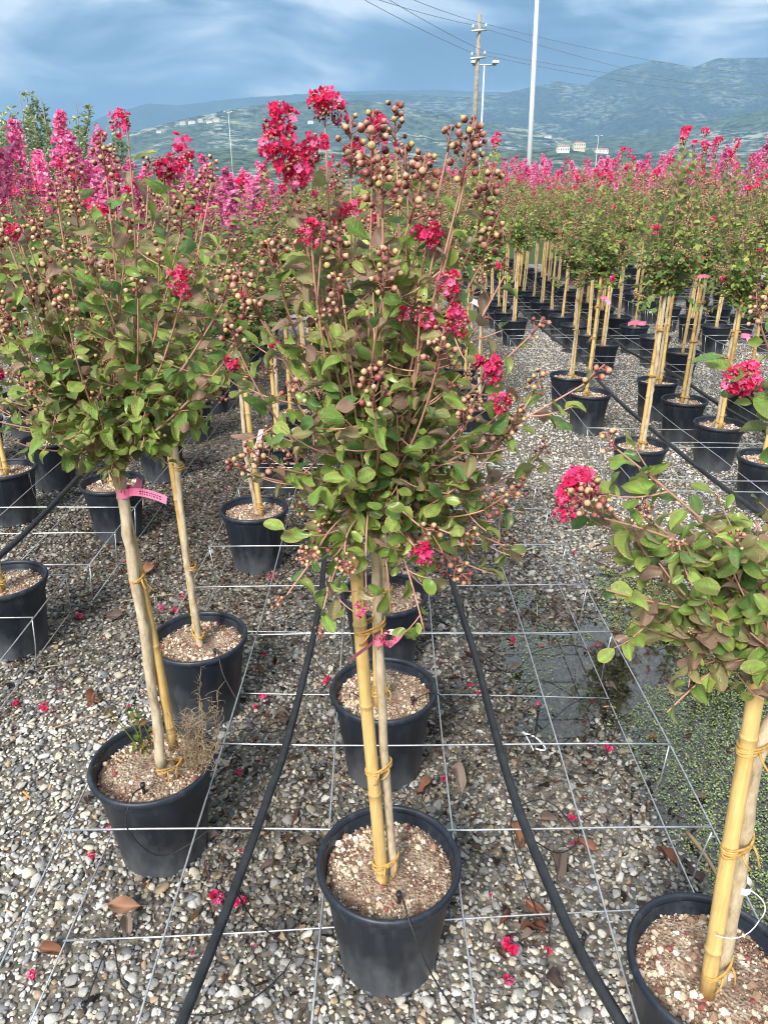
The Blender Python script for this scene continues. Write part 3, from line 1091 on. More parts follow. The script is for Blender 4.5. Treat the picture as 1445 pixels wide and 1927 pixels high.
PETAL_HI = petal_template(5)
PETAL_MD = petal_template(4)
PETAL_LO = petal_template(3)
CRIMSON = np.array([(0.87, 0.060, 0.220), (0.82, 0.035, 0.140), (0.89, 0.140, 0.350), (0.72, 0.025, 0.130), (0.90, 0.24, 0.45)])
PINK = np.array([(0.86, 0.25, 0.50), (0.88, 0.38, 0.61), (0.80, 0.15, 0.40), (0.87, 0.47, 0.66), (0.87, 0.23, 0.42)])


def add_flower(mb, P, D, s, r, pal, npet, tpl, mslot, elong=1.15, psize=0.0062):
    """a truss of crinkled petals round point P with axis D and radius s"""
    P = np.asarray(P, float); D = norm(D)
    nfl = max(4, npet // 6)
    # florets spread over the ellipsoid
    q = norm(r.normal(size=(nfl, 3)))
    rad = s * r.uniform(0.35, 1.15, nfl)
    cen = q * rad[:, None]
    cen = cen + (cen @ D)[:, None] * D * (elong - 1)
    Pp = []; Yd = []; Zd = []; C = []
    for i in range(nfl):
        ax = norm(q[i] + 0.45 * D + r.normal(size=3) * 0.25)
        u = norm(np.cross(ax, r.normal(size=3))); w = np.cross(ax, u)
        base = pal[r.integers(len(pal))]
        for k in range(6):
            t = k * math.pi / 3 + r.uniform(-.3, .3)
            dirv = math.cos(t) * u + math.sin(t) * w + ax * r.uniform(0.15, 0.75)
            Pp.append(P + cen[i] + 0.10 * s * norm(dirv)); Yd.append(dirv); Zd.append(ax + r.normal(size=3) * 0.35)
            C.append(base * r.uniform(0.8, 1.12))
    n = len(Pp)
    Rm = frames(np.array(Yd), np.array(Zd))
    S = np.full(n, psize) * r.uniform(0.75, 1.25, n)
    cols = np.repeat(np.array(C)[:, None, :], len(tpl[0]), 1)
    mb.add_many(tpl[0], tpl[1], np.array(Pp), Rm, S, cols, mslot)


def panicle_buds(r, length, n, spread):
    """bud places on a panicle along +Y from the origin: (foot, bud base, direction)"""
    out = []
    for i in range(n):
        t = (i + r.random()) / n
        foot = np.array((0, t * length * 0.92, 0))
        a = i * 2.4 + r.uniform(-.5, .5)
        out_d = norm(np.array((math.cos(a), r.uniform(0.35, 1.0), math.sin(a))))
        L = spread * (1 - 0.65 * t) * r.uniform(0.5, 1.1)
        out.append((foot, foot + out_d * L, norm(out_d + r.normal(size=3) * 0.35)))
    return out


_BUDC = {}


def bud_cluster_mesh(i):
    if i not in _BUDC:
        r = np.random.default_rng(500 + i)
        ln, n, sp = [(0.060, 15, 0.024), (0.085, 22, 0.028), (0.045, 9, 0.020), (0.10, 26, 0.030), (0.03, 6, 0.018), (0.07, 18, 0.022)][i % 6]
        mb = MB()
        mb.tube([(0, 0, 0), (0.002, ln * .5, .001), (0, ln, 0)], [0.0017, 0.0013, 0.0008], 5, (0.34, 0.16, 0.12), 1)
        B = panicle_buds(r, ln, n, sp)
        for f, p, d in B:
            mb.tube([f, p], [0.0009, 0.0008], 4, (0.33, 0.14, 0.11), 1, cap=False)
        P = np.array([b[1] for b in B]); D = np.array([b[2] for b in B])
        S = r.uniform(0.0028, 0.0045, len(B))
        Rm = frames(D, r.normal(size=(len(B), 3)))
        mb.add_many(BUD_HI[0], BUD_HI[1], P, Rm, S, bud_cols(BUD_HI[2], len(B), r, 0.15 + 0.6 * r.random()), 0)
        _BUDC[i] = mb.mesh('bud_cluster', [M_BUD, M_TWIG])
    return _BUDC[i]


_FLC = {}


def flower_mesh(i, small=False):
    k = (i, small)
    if k not in _FLC:
        r = np.random.default_rng(700 + i)
        mb = MB()
        s = 0.020
        add_flower(mb, (0, 0.012, 0), (0, 1, 0), s, r, CRIMSON, 150 if not small else 66, PETAL_MD, 0, 1.25, psize=0.0066)
        n = 9
        P = norm(r.normal(size=(n, 3))) * s * 0.95 + np.array((0, 0.008, 0))
        mb.add_many(BUD_HI[0], BUD_HI[1], P, frames(P, r.normal(size=(n, 3))), np.full(n, 0.0030), bud_cols(BUD_HI[2], n, r, 1.0) * 0.7, 1)
        n = 26 if not small else 12
        P = norm(r.normal(size=(n, 3))) * s * r.uniform(0.75, 1.12, (n, 1)) + np.array((0, 0.014, 0))
        mb.add_many(BUD_LO[0], BUD_LO[1], P, frames(P, r.normal(size=(n, 3))), r.uniform(0.0007, 0.0012, n), np.tile(np.array((0.75, 0.50, 0.10)), (n, len(BUD_LO[0]), 1)), 1)
        mb.tube([(0, -0.02, 0), (0, 0.012, 0)], [0.0016, 0.0012], 5, (0.30, 0.10, 0.09), 2)
        _FLC[k] = mb.mesh('flower_cluster', [M_PETAL, M_BUD, M_TWIG])
    return _FLC[k]


# ------------------------------------------------------------------ growing a crown
TWIG_OLD = np.array((0.42, 0.27, 0.17))
TWIG_NEW = np.array((0.55, 0.29, 0.22))


def grow(r, top, tips, leaf_len=0.036, dense=1.0, bronze_lo=0.10, bronze_hi=0.65, z_lo=0.9, z_hi=1.65, side=1.0, bare=0.25, bud_p=0.75, tipv=(0, 1, 2, 3, 4, 5)):
    """shoots from 'top' to each tip. Returns twigs, leaves, bud panicles, flowers."""
    tw = []; LV = []; BD = []; FL = []
    top = np.asarray(top, float)

    def leaf(p, d, out, sc=1.0, kind=None):
        z = (p[2] - z_lo) / (z_hi - z_lo)
        pb = bronze_lo + (bronze_hi - bronze_lo) * min(1, max(0, z))
        if kind is None:
            q = r.random()
            if q < pb:
                kind = 3 if r.random() < 0.5 else 2
            else:
                kind = [0, 0, 1, 1, 4][r.integers(5)]
        up = np.array((0, 0, 1.0)) * r.uniform(0.2, 0.9) + out * r.uniform(0.1, 1.1) + r.normal(size=3) * 0.35
        LV.append((p, d, up, leaf_len * sc * r.uniform(0.55, 1.28), kind))

    def along(pts, t0, t1, spacing, sc=1.0, kind=None):
        seg = np.linalg.norm(np.diff(pts, axis=0), axis=1); cum = np.concatenate([[0], np.cumsum(seg)]); L = cum[-1]
        n = int(L * (t1 - t0) / spacing * dense)
        for i in range(n):
            t = t0 + (t1 - t0) * (i + r.random() * 0.8) / max(1, n)
            s = t * L
            p = np.array([np.interp(s, cum, pts[:, k]) for k in range(3)])
            a = np.array([np.interp(min(L, s + 0.01), cum, pts[:, k]) for k in range(3)]) - p
            if np.linalg.norm(a) < 1e-6: a = pts[-1] - pts[-2]
            a = norm(a)
            sd = norm(np.cross(a, np.array((0, 0, 1.0)) + r.normal(size=3) * 0.5)) * (1 if i % 2 else -1)
            out = norm(np.array((p[0] - top[0], p[1] - top[1], 0.02)))
            d = norm(a * r.uniform(0.2, 0.8) + sd * r.uniform(0.6, 1.0) + out * 0.25 + r.normal(size=3) * 0.2 + np.array((0, 0, -0.15)))
            leaf(p + d * leaf_len * 0.14, d, out, sc * (1.0 - 0.25 * max(0, t - 0.6)), kind)

    for tp in tips:
        tip = np.asarray(tp['p'], float)
        src = np.asarray(tp['from'], float) if 'from' in tp else top
        v = tip - src
        L = np.linalg.norm(v)
        o = src + np.array((v[0] * 0.05, v[1] * 0.05, r.uniform(-0.05, 0.03)))
        bow = tp.get('bow', 0.5)
        ctrl = o + v * 0.45 + np.array((v[0], v[1], 0)) * 0.25 * bow + np.array((0, 0, 0.10 * L * (1 if v[2] < 0.25 * L else -0.3))) + r.normal(size=3) * 0.02
        pts = bez(o, ctrl, tip, 12)
        rr = np.linspace(0.0014 + 0.0034 * min(1, L), 0.0011, 12)
        cc = TWIG_OLD + (TWIG_NEW - TWIG_OLD) * np.linspace(0, 1.2, 12).clip(0, 1)[:, None]
        tw.append((pts, rr, cc))
        along(pts, tp.get('t0', bare), 0.97, 0.026)
        nside = int(L / 0.075 * side * r.uniform(0.7, 1.3))
        for _ in range(nside):
            t = r.uniform(0.12, 0.92)
            p = pts[int(t * 11)]
            a = norm(pts[min(11, int(t * 11) + 1)] - p + 1e-9)
            outv = norm(np.array((p[0] - top[0], p[1] - top[1], 0)) + r.normal(size=3) * 0.6)
            d = norm(a * 0.45 + outv * 0.8 + r.normal(size=3) * 0.3)
            l2 = r.uniform(0.05, 0.13) * (1.15 - 0.5 * t)
            e = p + d * l2 + np.array((0, 0, 0.25 * l2))
            q = bez(p, p + d * l2 * 0.55, e, 5)
            tw.append((q, np.linspace(0.0012, 0.0007, 5), TWIG_NEW))
            along(q, 0.15, 1.0, 0.017, 0.9)
            if r.random() < bud_p * (0.25 + 0.75 * t) and e[2] > z_lo + 0.12:
                BD.append((e, norm(e - q[-2]), r.uniform(0.6, 1.0), 4 if r.random() < 0.6 else 2))
        end = norm(pts[-1] - pts[-2])
        if tp.get('bud', True):
            BD.append((tip, norm(end + np.array((0, 0, 0.4))), (0.45 if tp.get('fl') else 1) * tp.get('bs', r.uniform(0.85, 1.15)), int(r.choice(tipv))))
        for (fp, fs) in tp.get('fl', []):
            FL.append((np.asarray(fp, float), norm(end + np.array((0, 0, 0.6))), fs))
    return tw, LV, BD, FL


def lv_arrays(LV):
    P = np.array([l[0] for l in LV]); D = np.array([l[1] for l in LV]); U = np.array([l[2] for l in LV])
    S = np.array([l[3] for l in LV]); K = np.array([l[4] for l in LV])
    return P, frames(D, U), S, K


def leaves_mesh(name, P, Rm, S, K, r, tpl=LEAF_LO, matl=None):
    mb = MB()
    base = np.array([c[0] for c in LEAF_COL]); edge = np.array([c[1] for c in LEAF_COL])
    pick = r.integers(0, len(tpl), len(P))
    for i, t in enumerate(tpl):
        m = pick == i
        if not m.any(): continue
        V, f, E = t[0], t[1], t[2]
        k = K[m]
        c = base[k][:, None, :] * (1 - 0.8 * E[None, :, None]) + edge[k][:, None, :] * 0.8 * E[None, :, None]
        c = c * r.uniform(0.72, 1.28, (m.sum(), 1, 1))
        mb.add_many(V, f, P[m], Rm[m], S[m], c)
    return mb.mesh(name, matl or M_LEAF_FAR)


def twig_mesh(name, tw, sides=5, matl=None):
    mb = MB()
    for pts, rr, cc in tw:
        mb.tube(pts, rr, sides, cc, cap=False)
    return mb.mesh(name, matl or M_TWIG)


def buds_joined(mb, BD, r, mslot_b, mslot_t, lod=BUD_LO, red=0.5, mul=1.0):
    for (p, d, s, v) in BD:
        ln, n, sp = [(0.060, 15, 0.024), (0.085, 22, 0.028), (0.045, 9, 0.020), (0.10, 26, 0.030), (0.03, 6, 0.018), (0.07, 18, 0.022)][v % 6]
        n = int(n * mul)
        B = panicle_buds(r, ln * s, n, sp * s)
        Rm = frames(np.array([d]), r.normal(size=(1, 3)))[0]
        P = np.array([b[1] for b in B]) @ Rm.T + p
        D = np.array([b[2] for b in B]) @ Rm.T
        mb.tube([p, p + d * ln * s], [0.0015, 0.0008], 3, TWIG_NEW, mslot_t, cap=False)
        Ft = np.array([b[0] for b in B]) @ Rm.T + p
        for i in range(0, n, 2):
            mb.tube([Ft[i], P[i]], [0.0009, 0.0008], 3, TWIG_NEW * 0.9, mslot_t, cap=False)
        mb.add_many(lod[0], lod[1], P, frames(D, r.normal(size=(n, 3))), r.uniform(0.0029, 0.0047, n), bud_cols(lod[2], n, r, red), mslot_b)


# ------------------------------------------------------------------ pots, stakes, ties
POT_R, POT_H = 0.150, 0.290
SOIL_Z = 0.252


def pot_meshes():
    mb = MB()
    mb.lathe([(0.0, 0.004), (0.090, 0.004), (0.104, 0.0), (0.107, 0.006), (0.1335, 0.232), (0.1375, 0.238), (0.1405, 0.266), (0.1415, 0.270)], 64)
    mb.lathe([(0.1385, 0.276), (0.134, 0.262), (0.130, 0.240), (0.0, 0.238)], 64)
    # drainage notches at the foot read as small feet
    for k in range(8):
        a = k * math.pi / 4 + 0.2
        c, s = math.cos(a) * 0.1065, math.sin(a) * 0.1065
        v = []
        for dz in (-0.001, 0.014):
            for t in (-0.011, 0.011):
                v.append((c * 1.0 - s / 0.1065 * t, s * 1.0 + c / 0.1065 * t, dz))
        v2 = [(x * 1.022, y * 1.022, z) for x, y, z in v]
        mb.add(v + v2, [(0, 1, 3, 2), (4, 6, 7, 5), (0, 4, 5, 1), (2, 3, 7, 6), (0, 2, 6, 4), (1, 5, 7, 3)])
    body = mb.mesh('pot', M_POT)
    mb = MB()
    prof = []
    for t in np.linspace(0, 2 * math.pi, 15):
        prof.append((0.1455 + 0.0068 * math.cos(t), 0.2795 + 0.0105 * math.sin(t)))
    mb.lathe(prof, 64)
    rim = mb.mesh('rim', M_POT)
    return body, rim


POT_BODY, POT_RIM = pot_meshes()


def soil_mesh(i):
    r = np.random.default_rng(900 + i)
    mb = MB()
    rings = 12; seg = 36
    V = [(0, 0, SOIL_Z)]
    for a in range(1, rings + 1):
        q = a / rings * 0.1335
        for b in range(seg):
            t = b * 2 * math.pi / seg
            x, y = q * math.cos(t), q * math.sin(t)
            V.append((x, y, SOIL_Z + 0.010 * float(fbm(x * 28 + i * 9, y * 28, 4, 60 + i)) + 0.006 * (1 - a / rings) - 0.004 * (a == rings)))
    f = [(0, 1 + b, 1 + (b + 1) % seg) for b in range(seg)]
    for a in range(rings - 1):
        for b in range(seg):
            k = (b + 1) % seg
            f.append((1 + a * seg + b, 1 + (a + 1) * seg + b, 1 + (a + 1) * seg + k, 1 + a * seg + k))
    mb.add(V, f)
    return mb.mesh('soil', M_SOIL)


SOILS = [soil_mesh(i) for i in range(4)]


def pumice_mesh(i, n=3000):
    r = np.random.default_rng(950 + i)
    mb = MB()
    bm = bmesh.new(); bmesh.ops.create_icosphere(bm, subdivisions=1, radius=1.0)
    tv = np.array([v.co for v in bm.verts]); tf = [tuple(v.index for v in f.verts) for f in bm.faces]; bm.free()
    q = 0.131 * np.sqrt(r.random(n)); t = r.uniform(0, 6.28, n)
    x, y = q * np.cos(t), q * np.sin(t)
    dens = fbm(x * 22 + i * 5, y * 22, 3, 77 + i)
    k = (dens > 0.0) | (r.random(n) < 0.55)
    x, y = x[k], y[k]; n = len(x)
    z = SOIL_Z + 0.010 * fbm(x * 28 + i * 9, y * 28, 4, 60 + i) + 0.003
    S = np.clip(r.lognormal(math.log(0.0022), 0.66, n) * (0.75 + 1.1 * np.clip(dens[k], 0, 0.5)), 0.0010, 0.0100)
    Rm = frames(r.normal(size=(n, 3)), r.normal(size=(n, 3)))
    Rm = Rm * r.uniform(0.65, 1.1, (n, 1, 3))
    pal = np.array([(0.66, 0.58, 0.46), (0.58, 0.48, 0.36), (0.76, 0.71, 0.62), (0.30, 0.20, 0.14), (0.17, 0.10, 0.07), (0.50, 0.40, 0.30), (0.28, 0.085, 0.08)])
    c = pal[r.choice(7, n, p=[.13, .15, .06, .24, .20, .15, .07])]
    small = S < 0.0026
    c[small] *= 0.85
    mb.add_many(tv, tf, np.column_stack([x, y, z]), Rm, S, np.repeat(c[:, None, :], len(tv), 1))
    return mb.mesh('pumice', M_PUMICE, smooth=False)


PUMICE = [pumice_mesh(i) for i in range(4)]


def stake_mesh(a, b, r0, seed, sides=14):
    """bamboo: internodes with swollen nodes"""
    r = np.random.default_rng(seed)
    a = np.asarray(a, float); b = np.asarray(b, float)
    L = np.linalg.norm(b - a)
    ts = [0.0]; rad = [r0]; nodes = []
    s = r.uniform(0.05, 0.13)
    while s < L - 0.03:
        nodes.append(s); s += r.uniform(0.17, 0.24)
    samples = sorted(set([0.0, L] + [min(L, max(0, n + d)) for n in nodes for d in (-0.020, -0.007, -0.003, 0.0, 0.003, 0.007, 0.020)] + list(np.linspace(0, L, 14))))
    pts = []; rr = []; cc = []
    col = np.array((0.76, 0.54, 0.215)) * r.uniform(0.9, 1.05)
    side = norm(np.cross(b - a, r.normal(size=3)))
    for s in samples:
        t = s / L
        k = r0 * (1 - 0.18 * t)
        d = min([abs(s - n) for n in nodes] + [9])
        sw = 1 + 0.15 * math.exp(-(d / 0.004) ** 2) - 0.03 * math.exp(-((d - 0.010) / 0.005) ** 2)
        pts.append(a + (b - a) * t + side * 0.004 * math.sin(t * 5 + seed)); rr.append(k * sw)
        c = col * (0.62 if d < 0.0025 else 0.90 if d < 0.008 else 1.0)
        if s < 0.03: c = c * np.array((0.55, 0.42, 0.35))
        cc.append(c)
    mb = MB()
    mb.tube(pts, rr, sides, np.array(cc))
    return mb.mesh('bamboo_stake', M_BAMBOO)


def trunk_mesh(pts, r0, r1, sides=12, seed=0):
    P = spline(pts, 26)
    r = np.random.default_rng(seed)
    rad = np.linspace(r0, r1, 26) * (1 + 0.06 * r.normal(size=26))
    rad[0] *= 1.25; rad[1] *= 1.1
    P = P + r.normal(size=P.shape) * 0.0012
    mb = MB(); mb.tube(P, rad, sides)
    return mb.mesh('trunk', M_BARK)


def tie_mesh(c, axis, ra, rb, sepv, seed=0, turns=3):
    """raffia wound round stake and trunk, with two loose ends"""
    r = np.random.default_rng(seed)
    c = np.asarray(c, float); axis = norm(axis)
    u = norm(np.asarray(sepv, float) - axis * np.dot(sepv, axis)); w = np.cross(axis, u)
    mb = MB()
    for k in range(turns):
        ph = r.uniform(0, 6.28); off = (k - (turns - 1) / 2) * 0.0035
        tilt = r.uniform(-0.2, 0.2)
        pts = []
        for t in np.linspace(0, 2 * math.pi, 26):
            x = ra * math.cos(t); y = rb * math.sin(t)
            pts.append(c + u * x + w * y + axis * (off + tilt * x + 0.001 * math.sin(3 * t + ph)))
        mb.tube(pts, 0.0022, 6, cap=False)
    for sgn in (-1, 1):
        s = c + u * ra * sgn * 0.4 - w * rb * 1.05 * np.sign(w[1] + 1e-6)
        e = s + np.array((r.uniform(-0.02, 0.02), -0.010, -r.uniform(0.02, 0.05)))
        mb.tube(bez(s, s + np.array((0.004 * sgn, -0.014, -0.004)), e, 6), np.linspace(0.0024, 0.0016, 6), 5)
    return mb.mesh('tie', M_RAFFIA)


def ribbon(mb, pts, width, wdir, col=(1, 1, 1)):
    pts = np.asarray(pts, float)
    wd = np.asarray(wdir, float)
    if wd.ndim == 1: wd = np.tile(wd, (len(pts), 1))
    wd = norm(wd) * width / 2
    V = np.concatenate([pts - wd, pts + wd])
    n = len(pts)
    mb.add(V, [(i, i + 1, n + i + 1, n + i) for i in range(n - 1)], col)


# ------------------------------------------------------------------ tree templates for the rows
def crown_tips(r, top, n, z0, z1, rad, lean=(0, 0)):
    tips = []
    for i in range(n):
        a = i * 2.399 + r.uniform(-.4, .4)
        q = (i + 0.5) / n
        z = z0 + (z1 - z0) * (0.25 + 0.75 * (1 - q) + r.uniform(-.12, .06))
        rr = rad * (0.25 + 0.75 * q ** 0.6) * r.uniform(0.75, 1.1)
        tips.append({'p': np.array((top[0] + rr * math.cos(a) + lean[0], top[1] + rr * math.sin(a) + lean[1], z)), 't0': r.uniform(0.2, 0.5)})
    return tips


def skirt_tips(r, top, n, z0, z1, rad):
    tips = []
    for i in range(n):
        a = r.uniform(0, 6.28)
        rr = rad * r.uniform(0.35, 1.0)
        tips.append({'p': np.array((top[0] + rr * math.cos(a), top[1] + rr * math.sin(a), r.uniform(z0, z1))), 't0': 0.1, 'bud': r.random() < 0.35})
    return tips


def budded_template(seed):
    """meshes of one budding crape myrtle (tree local coordinates, pot base at the origin)"""
    r = np.random.default_rng(seed)
    th = r.uniform(1.04, 1.12)
    tx, ty = r.uniform(-.02, .02, 2)
    top = np.array((tx, ty, th))
    rad = r.uniform(0.21, 0.29)
    tips = crown_tips(r, top, 14, 1.14, 1.72, rad) + skirt_tips(r, top, 27, 0.98, 1.38, rad * 0.92)
    for t in tips[:4]:
        if r.random() < 0.55:
            t['fl'] = [(t['p'] + np.array((0, 0, 0.05)), r.uniform(0.014, 0.024))]
    for t in tips[15:]:
        if r.random() < 0.10:
            t['fl'] = [(t['p'], 0.015)]
    tw, LV, BD, FL = grow(r, top, tips, 0.034, 1.45, 0.03, 0.26, 1.0, 1.65, side=1.25, bud_p=0.48)
    tw = [(a, b, np.asarray(c) * np.array((0.62, 0.70, 0.66))) for a, b, c in tw]
    P, Rm, S, K = lv_arrays(LV)
    K = np.where((P[:, 2] < 1.25) & (r.random(len(K)) < 0.35), 4, K)
    d = {}
    mb = MB()
    d['crown'] = leaves_mesh('crown', P, Rm, S, K, r)
    d['twigs'] = twig_mesh('twigs', tw, 4)
    mb = MB(); buds_joined(mb, BD, r, 0, 1, BUD_LO, 0.45)
    d['buds'] = mb.mesh('buds', [M_BUD, M_TWIG])
    if FL:
        mb = MB()
        for p, dd, s in FL: add_flower(mb, p, dd, s, r, CRIMSON, 84, PETAL_LO, 0, psize=0.0085)
        d['blossom'] = mb.mesh('blossom', [M_PETAL])
    else:
        d['blossom'] = None
    finish_template(d, r, seed, top)
    return d


def finish_template(d, r, seed, top, sr=0.0125):
    a = r.uniform(0, 6.28)
    off = np.array((math.cos(a), math.sin(a), 0)) * 0.024
    base = np.array((r.uniform(-.02, .02), r.uniform(-.02, .02), SOIL_Z - 0.02))
    mid = (base + top) / 2 + r.normal(size=3) * np.array((0.012, 0.012, 0))
    d['trunk'] = trunk_mesh([base, base * .7 + top * .3 + (mid - (base + top) / 2), mid, top], 0.0105, 0.0085, 10, seed)
    sb = base + off * 1.0; st = top + off * 1.0 + np.array((*r.uniform(-.02, .02, 2), r.uniform(-0.02, 0.12)))
    d['stake'] = stake_mesh(sb, st, sr, seed, 10)
    ties = MB()
    tz = []
    for z in (0.30, r.uniform(0.55, 0.75), r.uniform(0.88, 0.97)):
        t = (z - base[2]) / (top[2] - base[2])
        c = base + (top - base) * t + off * 0.5
        tz.append(tie_mesh(c, (0, 0, 1), 0.030, 0.0165, off, seed + int(z * 50)))
    d['ties'] = tz


def pink_template(seed, height=2.15, spikes=9):
    r = np.random.default_rng(seed)
    top = np.array((0, 0, 1.02))
    tips = crown_tips(r, top, spikes, 1.35, height - 0.22, 0.30) + skirt_tips(r, top, 18, 1.0, 1.55, 0.30)
    tw, LV, BD, FL = grow(r, top, tips, 0.034, 1.0, 0.0, 0.25, 1.0, 1.9, side=0.9, bud_p=0.15)
    P, Rm, S, K = lv_arrays(LV)
    d = {}
    d['crown'] = leaves_mesh('crown', P, Rm, S, K, r)
    d['twigs'] = twig_mesh('twigs', tw, 4)
    mb = MB(); buds_joined(mb, BD[:10], r, 0, 1, BUD_LO, 0.7)
    d['buds'] = mb.mesh('buds', [M_BUD, M_TWIG])
    mb = MB()
    for t in tips[:spikes]:
        ln = r.uniform(0.20, 0.34)
        n = int(ln * 150)
        pal = PINK * r.uniform(0.85, 1.12)
        ax = norm(np.array((t['p'][0] * 0.5, t['p'][1] * 0.5, 0.5)) + r.normal(size=3) * 0.08)
        for k in range(n):
            q = k / n
            rad = 0.066 * (1 - q) ** 0.75 + 0.012
            pp = t['p'] + ax * ln * (q - 0.25) + norm(r.normal(size=3) * np.array((1, 1, 0.5))) * rad * r.uniform(0.5, 1)
            add_flower(mb, pp, ax, 0.016, r, pal, 24, PETAL_LO, 0, psize=0.0145)
    d['blossom'] = mb.mesh('blossom', [M_PETAL])
    finish_template(d, r, seed, top)
    return d


ORD = ['first', 'second', 'third', 'fourth', 'fifth', 'sixth', 'seventh', 'eighth', 'ninth', 'tenth', 'eleventh', 'twelfth', 'thirteenth', 'fourteenth',
       'fifteenth', 'sixteenth', 'seventeenth', 'eighteenth', 'nineteenth', 'twentieth', 'twenty-first', 'twenty-second', 'twenty-third', 'twenty-fourth']


def place_template(d, name, loc, rz, sc, near, idx, label, group):
    root = empty(name, loc, rz)
    tag(root, label, 'potted tree', group)
    pot = link('pot', POT_BODY, root)
    if near: link('rim', POT_RIM, pot)
    else: link('rim', POT_RIM, pot)
    link('soil', SOILS[idx % 4], root)
    if near:
        tag(link('pumice', PUMICE[idx % 4], root), kind='stuff')
    sm = Matrix.Diagonal((1, 1, sc, 1))
    up = Matrix.Translation((0, 0, SOIL_Z * (1 - sc))) @ sm
    link('trunk', d['trunk'], root, up)
    st = link('bamboo_stake', d['stake'], root, up)
    if near:
        for t in d['ties']: link('tie', t, st)
    cm = up
    cr = tag(link('crown', d['crown'], root, cm), kind='stuff')
    link('twigs', d['twigs'], cr)
    tag(link('buds', d['buds'], cr), kind='stuff')
    if d['blossom'] is not None:
        link('blossom', d['blossom'], cr)
    return root


# ------------------------------------------------------------------ hero trees
def hero(name, loc, label, group, trunk_pts, tr, stake, ties, tips, z_lo, z_hi, seed, soil_i, leaf_len, nleaf=300, **kw):
    r = np.random.default_rng(seed)
    loc = np.asarray(loc, float)
    root = empty(name, loc)
    tag(root, label, 'potted tree', group)
    pot = link('pot', POT_BODY, root); pot.rotation_euler.z = 0.3 * seed
    link('rim', POT_RIM, pot)
    link('soil', SOILS[soil_i], root)
    tag(link('pumice', PUMICE[soil_i], root), kind='stuff')
    tp = [np.asarray(p, float) - loc for p in trunk_pts]
    link('trunk', trunk_mesh(tp, tr[0], tr[1], 16, seed), root)
    a, b, sr = stake
    a = np.asarray(a, float) - loc; b = np.asarray(b, float) - loc
    so = link('bamboo_stake', stake_mesh(a, b, sr, seed, 20), root)
    ax = norm(b - a)
    P = spline(tp, 60)
    for z in ties:
        k = (z - a[2]) / (b[2] - a[2])
        c1 = a + (b - a) * k
        c2 = P[np.argmin(np.abs(P[:, 2] - z))]
        sep = (c2 - c1) / 2; sep[2] = 0
        rr = max(sr, tr[0])
        link('tie', tie_mesh((c1 + c2) / 2 * np.array((1, 1, 0)) + np.array((0, 0, z)), ax, np.linalg.norm(sep) + rr * 1.05, rr * 1.2, sep, seed + int(z * 100)), so)
    top = tp[-1]
    for t in tips:
        t['p'] = np.asarray(t['p'], float) - loc
        if 'from' in t: t['from'] = t['from'] - loc
        t['fl'] = [(np.asarray(q, float) - loc, s) for q, s in t.get('fl', [])]
    tw, LV, BD, FL = grow(r, top, tips, leaf_len, z_lo=z_lo, z_hi=z_hi, **kw)
    crown = link('crown', twig_mesh('crown', tw, 7), root)
    P, Rm, S, K = lv_arrays(LV)
    W = P + loc
    cam_p = np.array((0, 0, CAM_H))
    v = W - cam_p
    zc = v[:, 1] * CT - v[:, 2] * ST
    xx = 722.5 + F * v[:, 0] / zc; yy = 963.5 - F * (v[:, 1] * ST + v[:, 2] * CT) / zc
    size = S / zc
    seen = (xx > -20) & (xx < 1465) & (yy > -20) & (yy < 1940)
    order = np.argsort(-(size * seen + 0.02 * (0 - v[:, 1]) * seen))
    for i in order[:nleaf]:
        sh = int(r.choice(7, p=[.22, .17, .17, .10, .12, .12, .10]))
        link('leaf', leaf_mesh(sh, int(K[i])), crown, m4(P[i], Rm[i], S[i]))
    rest = order[nleaf:]
    if len(rest):
        tag(link('foliage', leaves_mesh('foliage', P[rest], Rm[rest], S[rest], K[rest], r, LEAF_HI, M_LEAF), crown), kind='stuff')
    for (p, d, s, vv) in BD:
        link('bud_cluster', bud_cluster_mesh(vv + 6 * int(r.integers(3))), crown, m4(p, frames(np.array([d]), r.normal(size=(1, 3)))[0], s))
    for (p, d, s) in FL:
        Rq = frames(np.array([d]), r.normal(size=(1, 3)))[0]
        link('flower_cluster', flower_mesh(int(r.integers(4)), s < 0.011), crown, m4(p - d * 0.012, Rq, s / 0.020))
    return root, crown


def T(px, py, Y, **k):
    d = {'p': at_y(px, py, Y)}
    fl = k.pop('fl', None)
    if fl:
        d['fl'] = [(at_y(a, b, c), s) for a, b, c, s in fl]
    d.update(k)
    return d


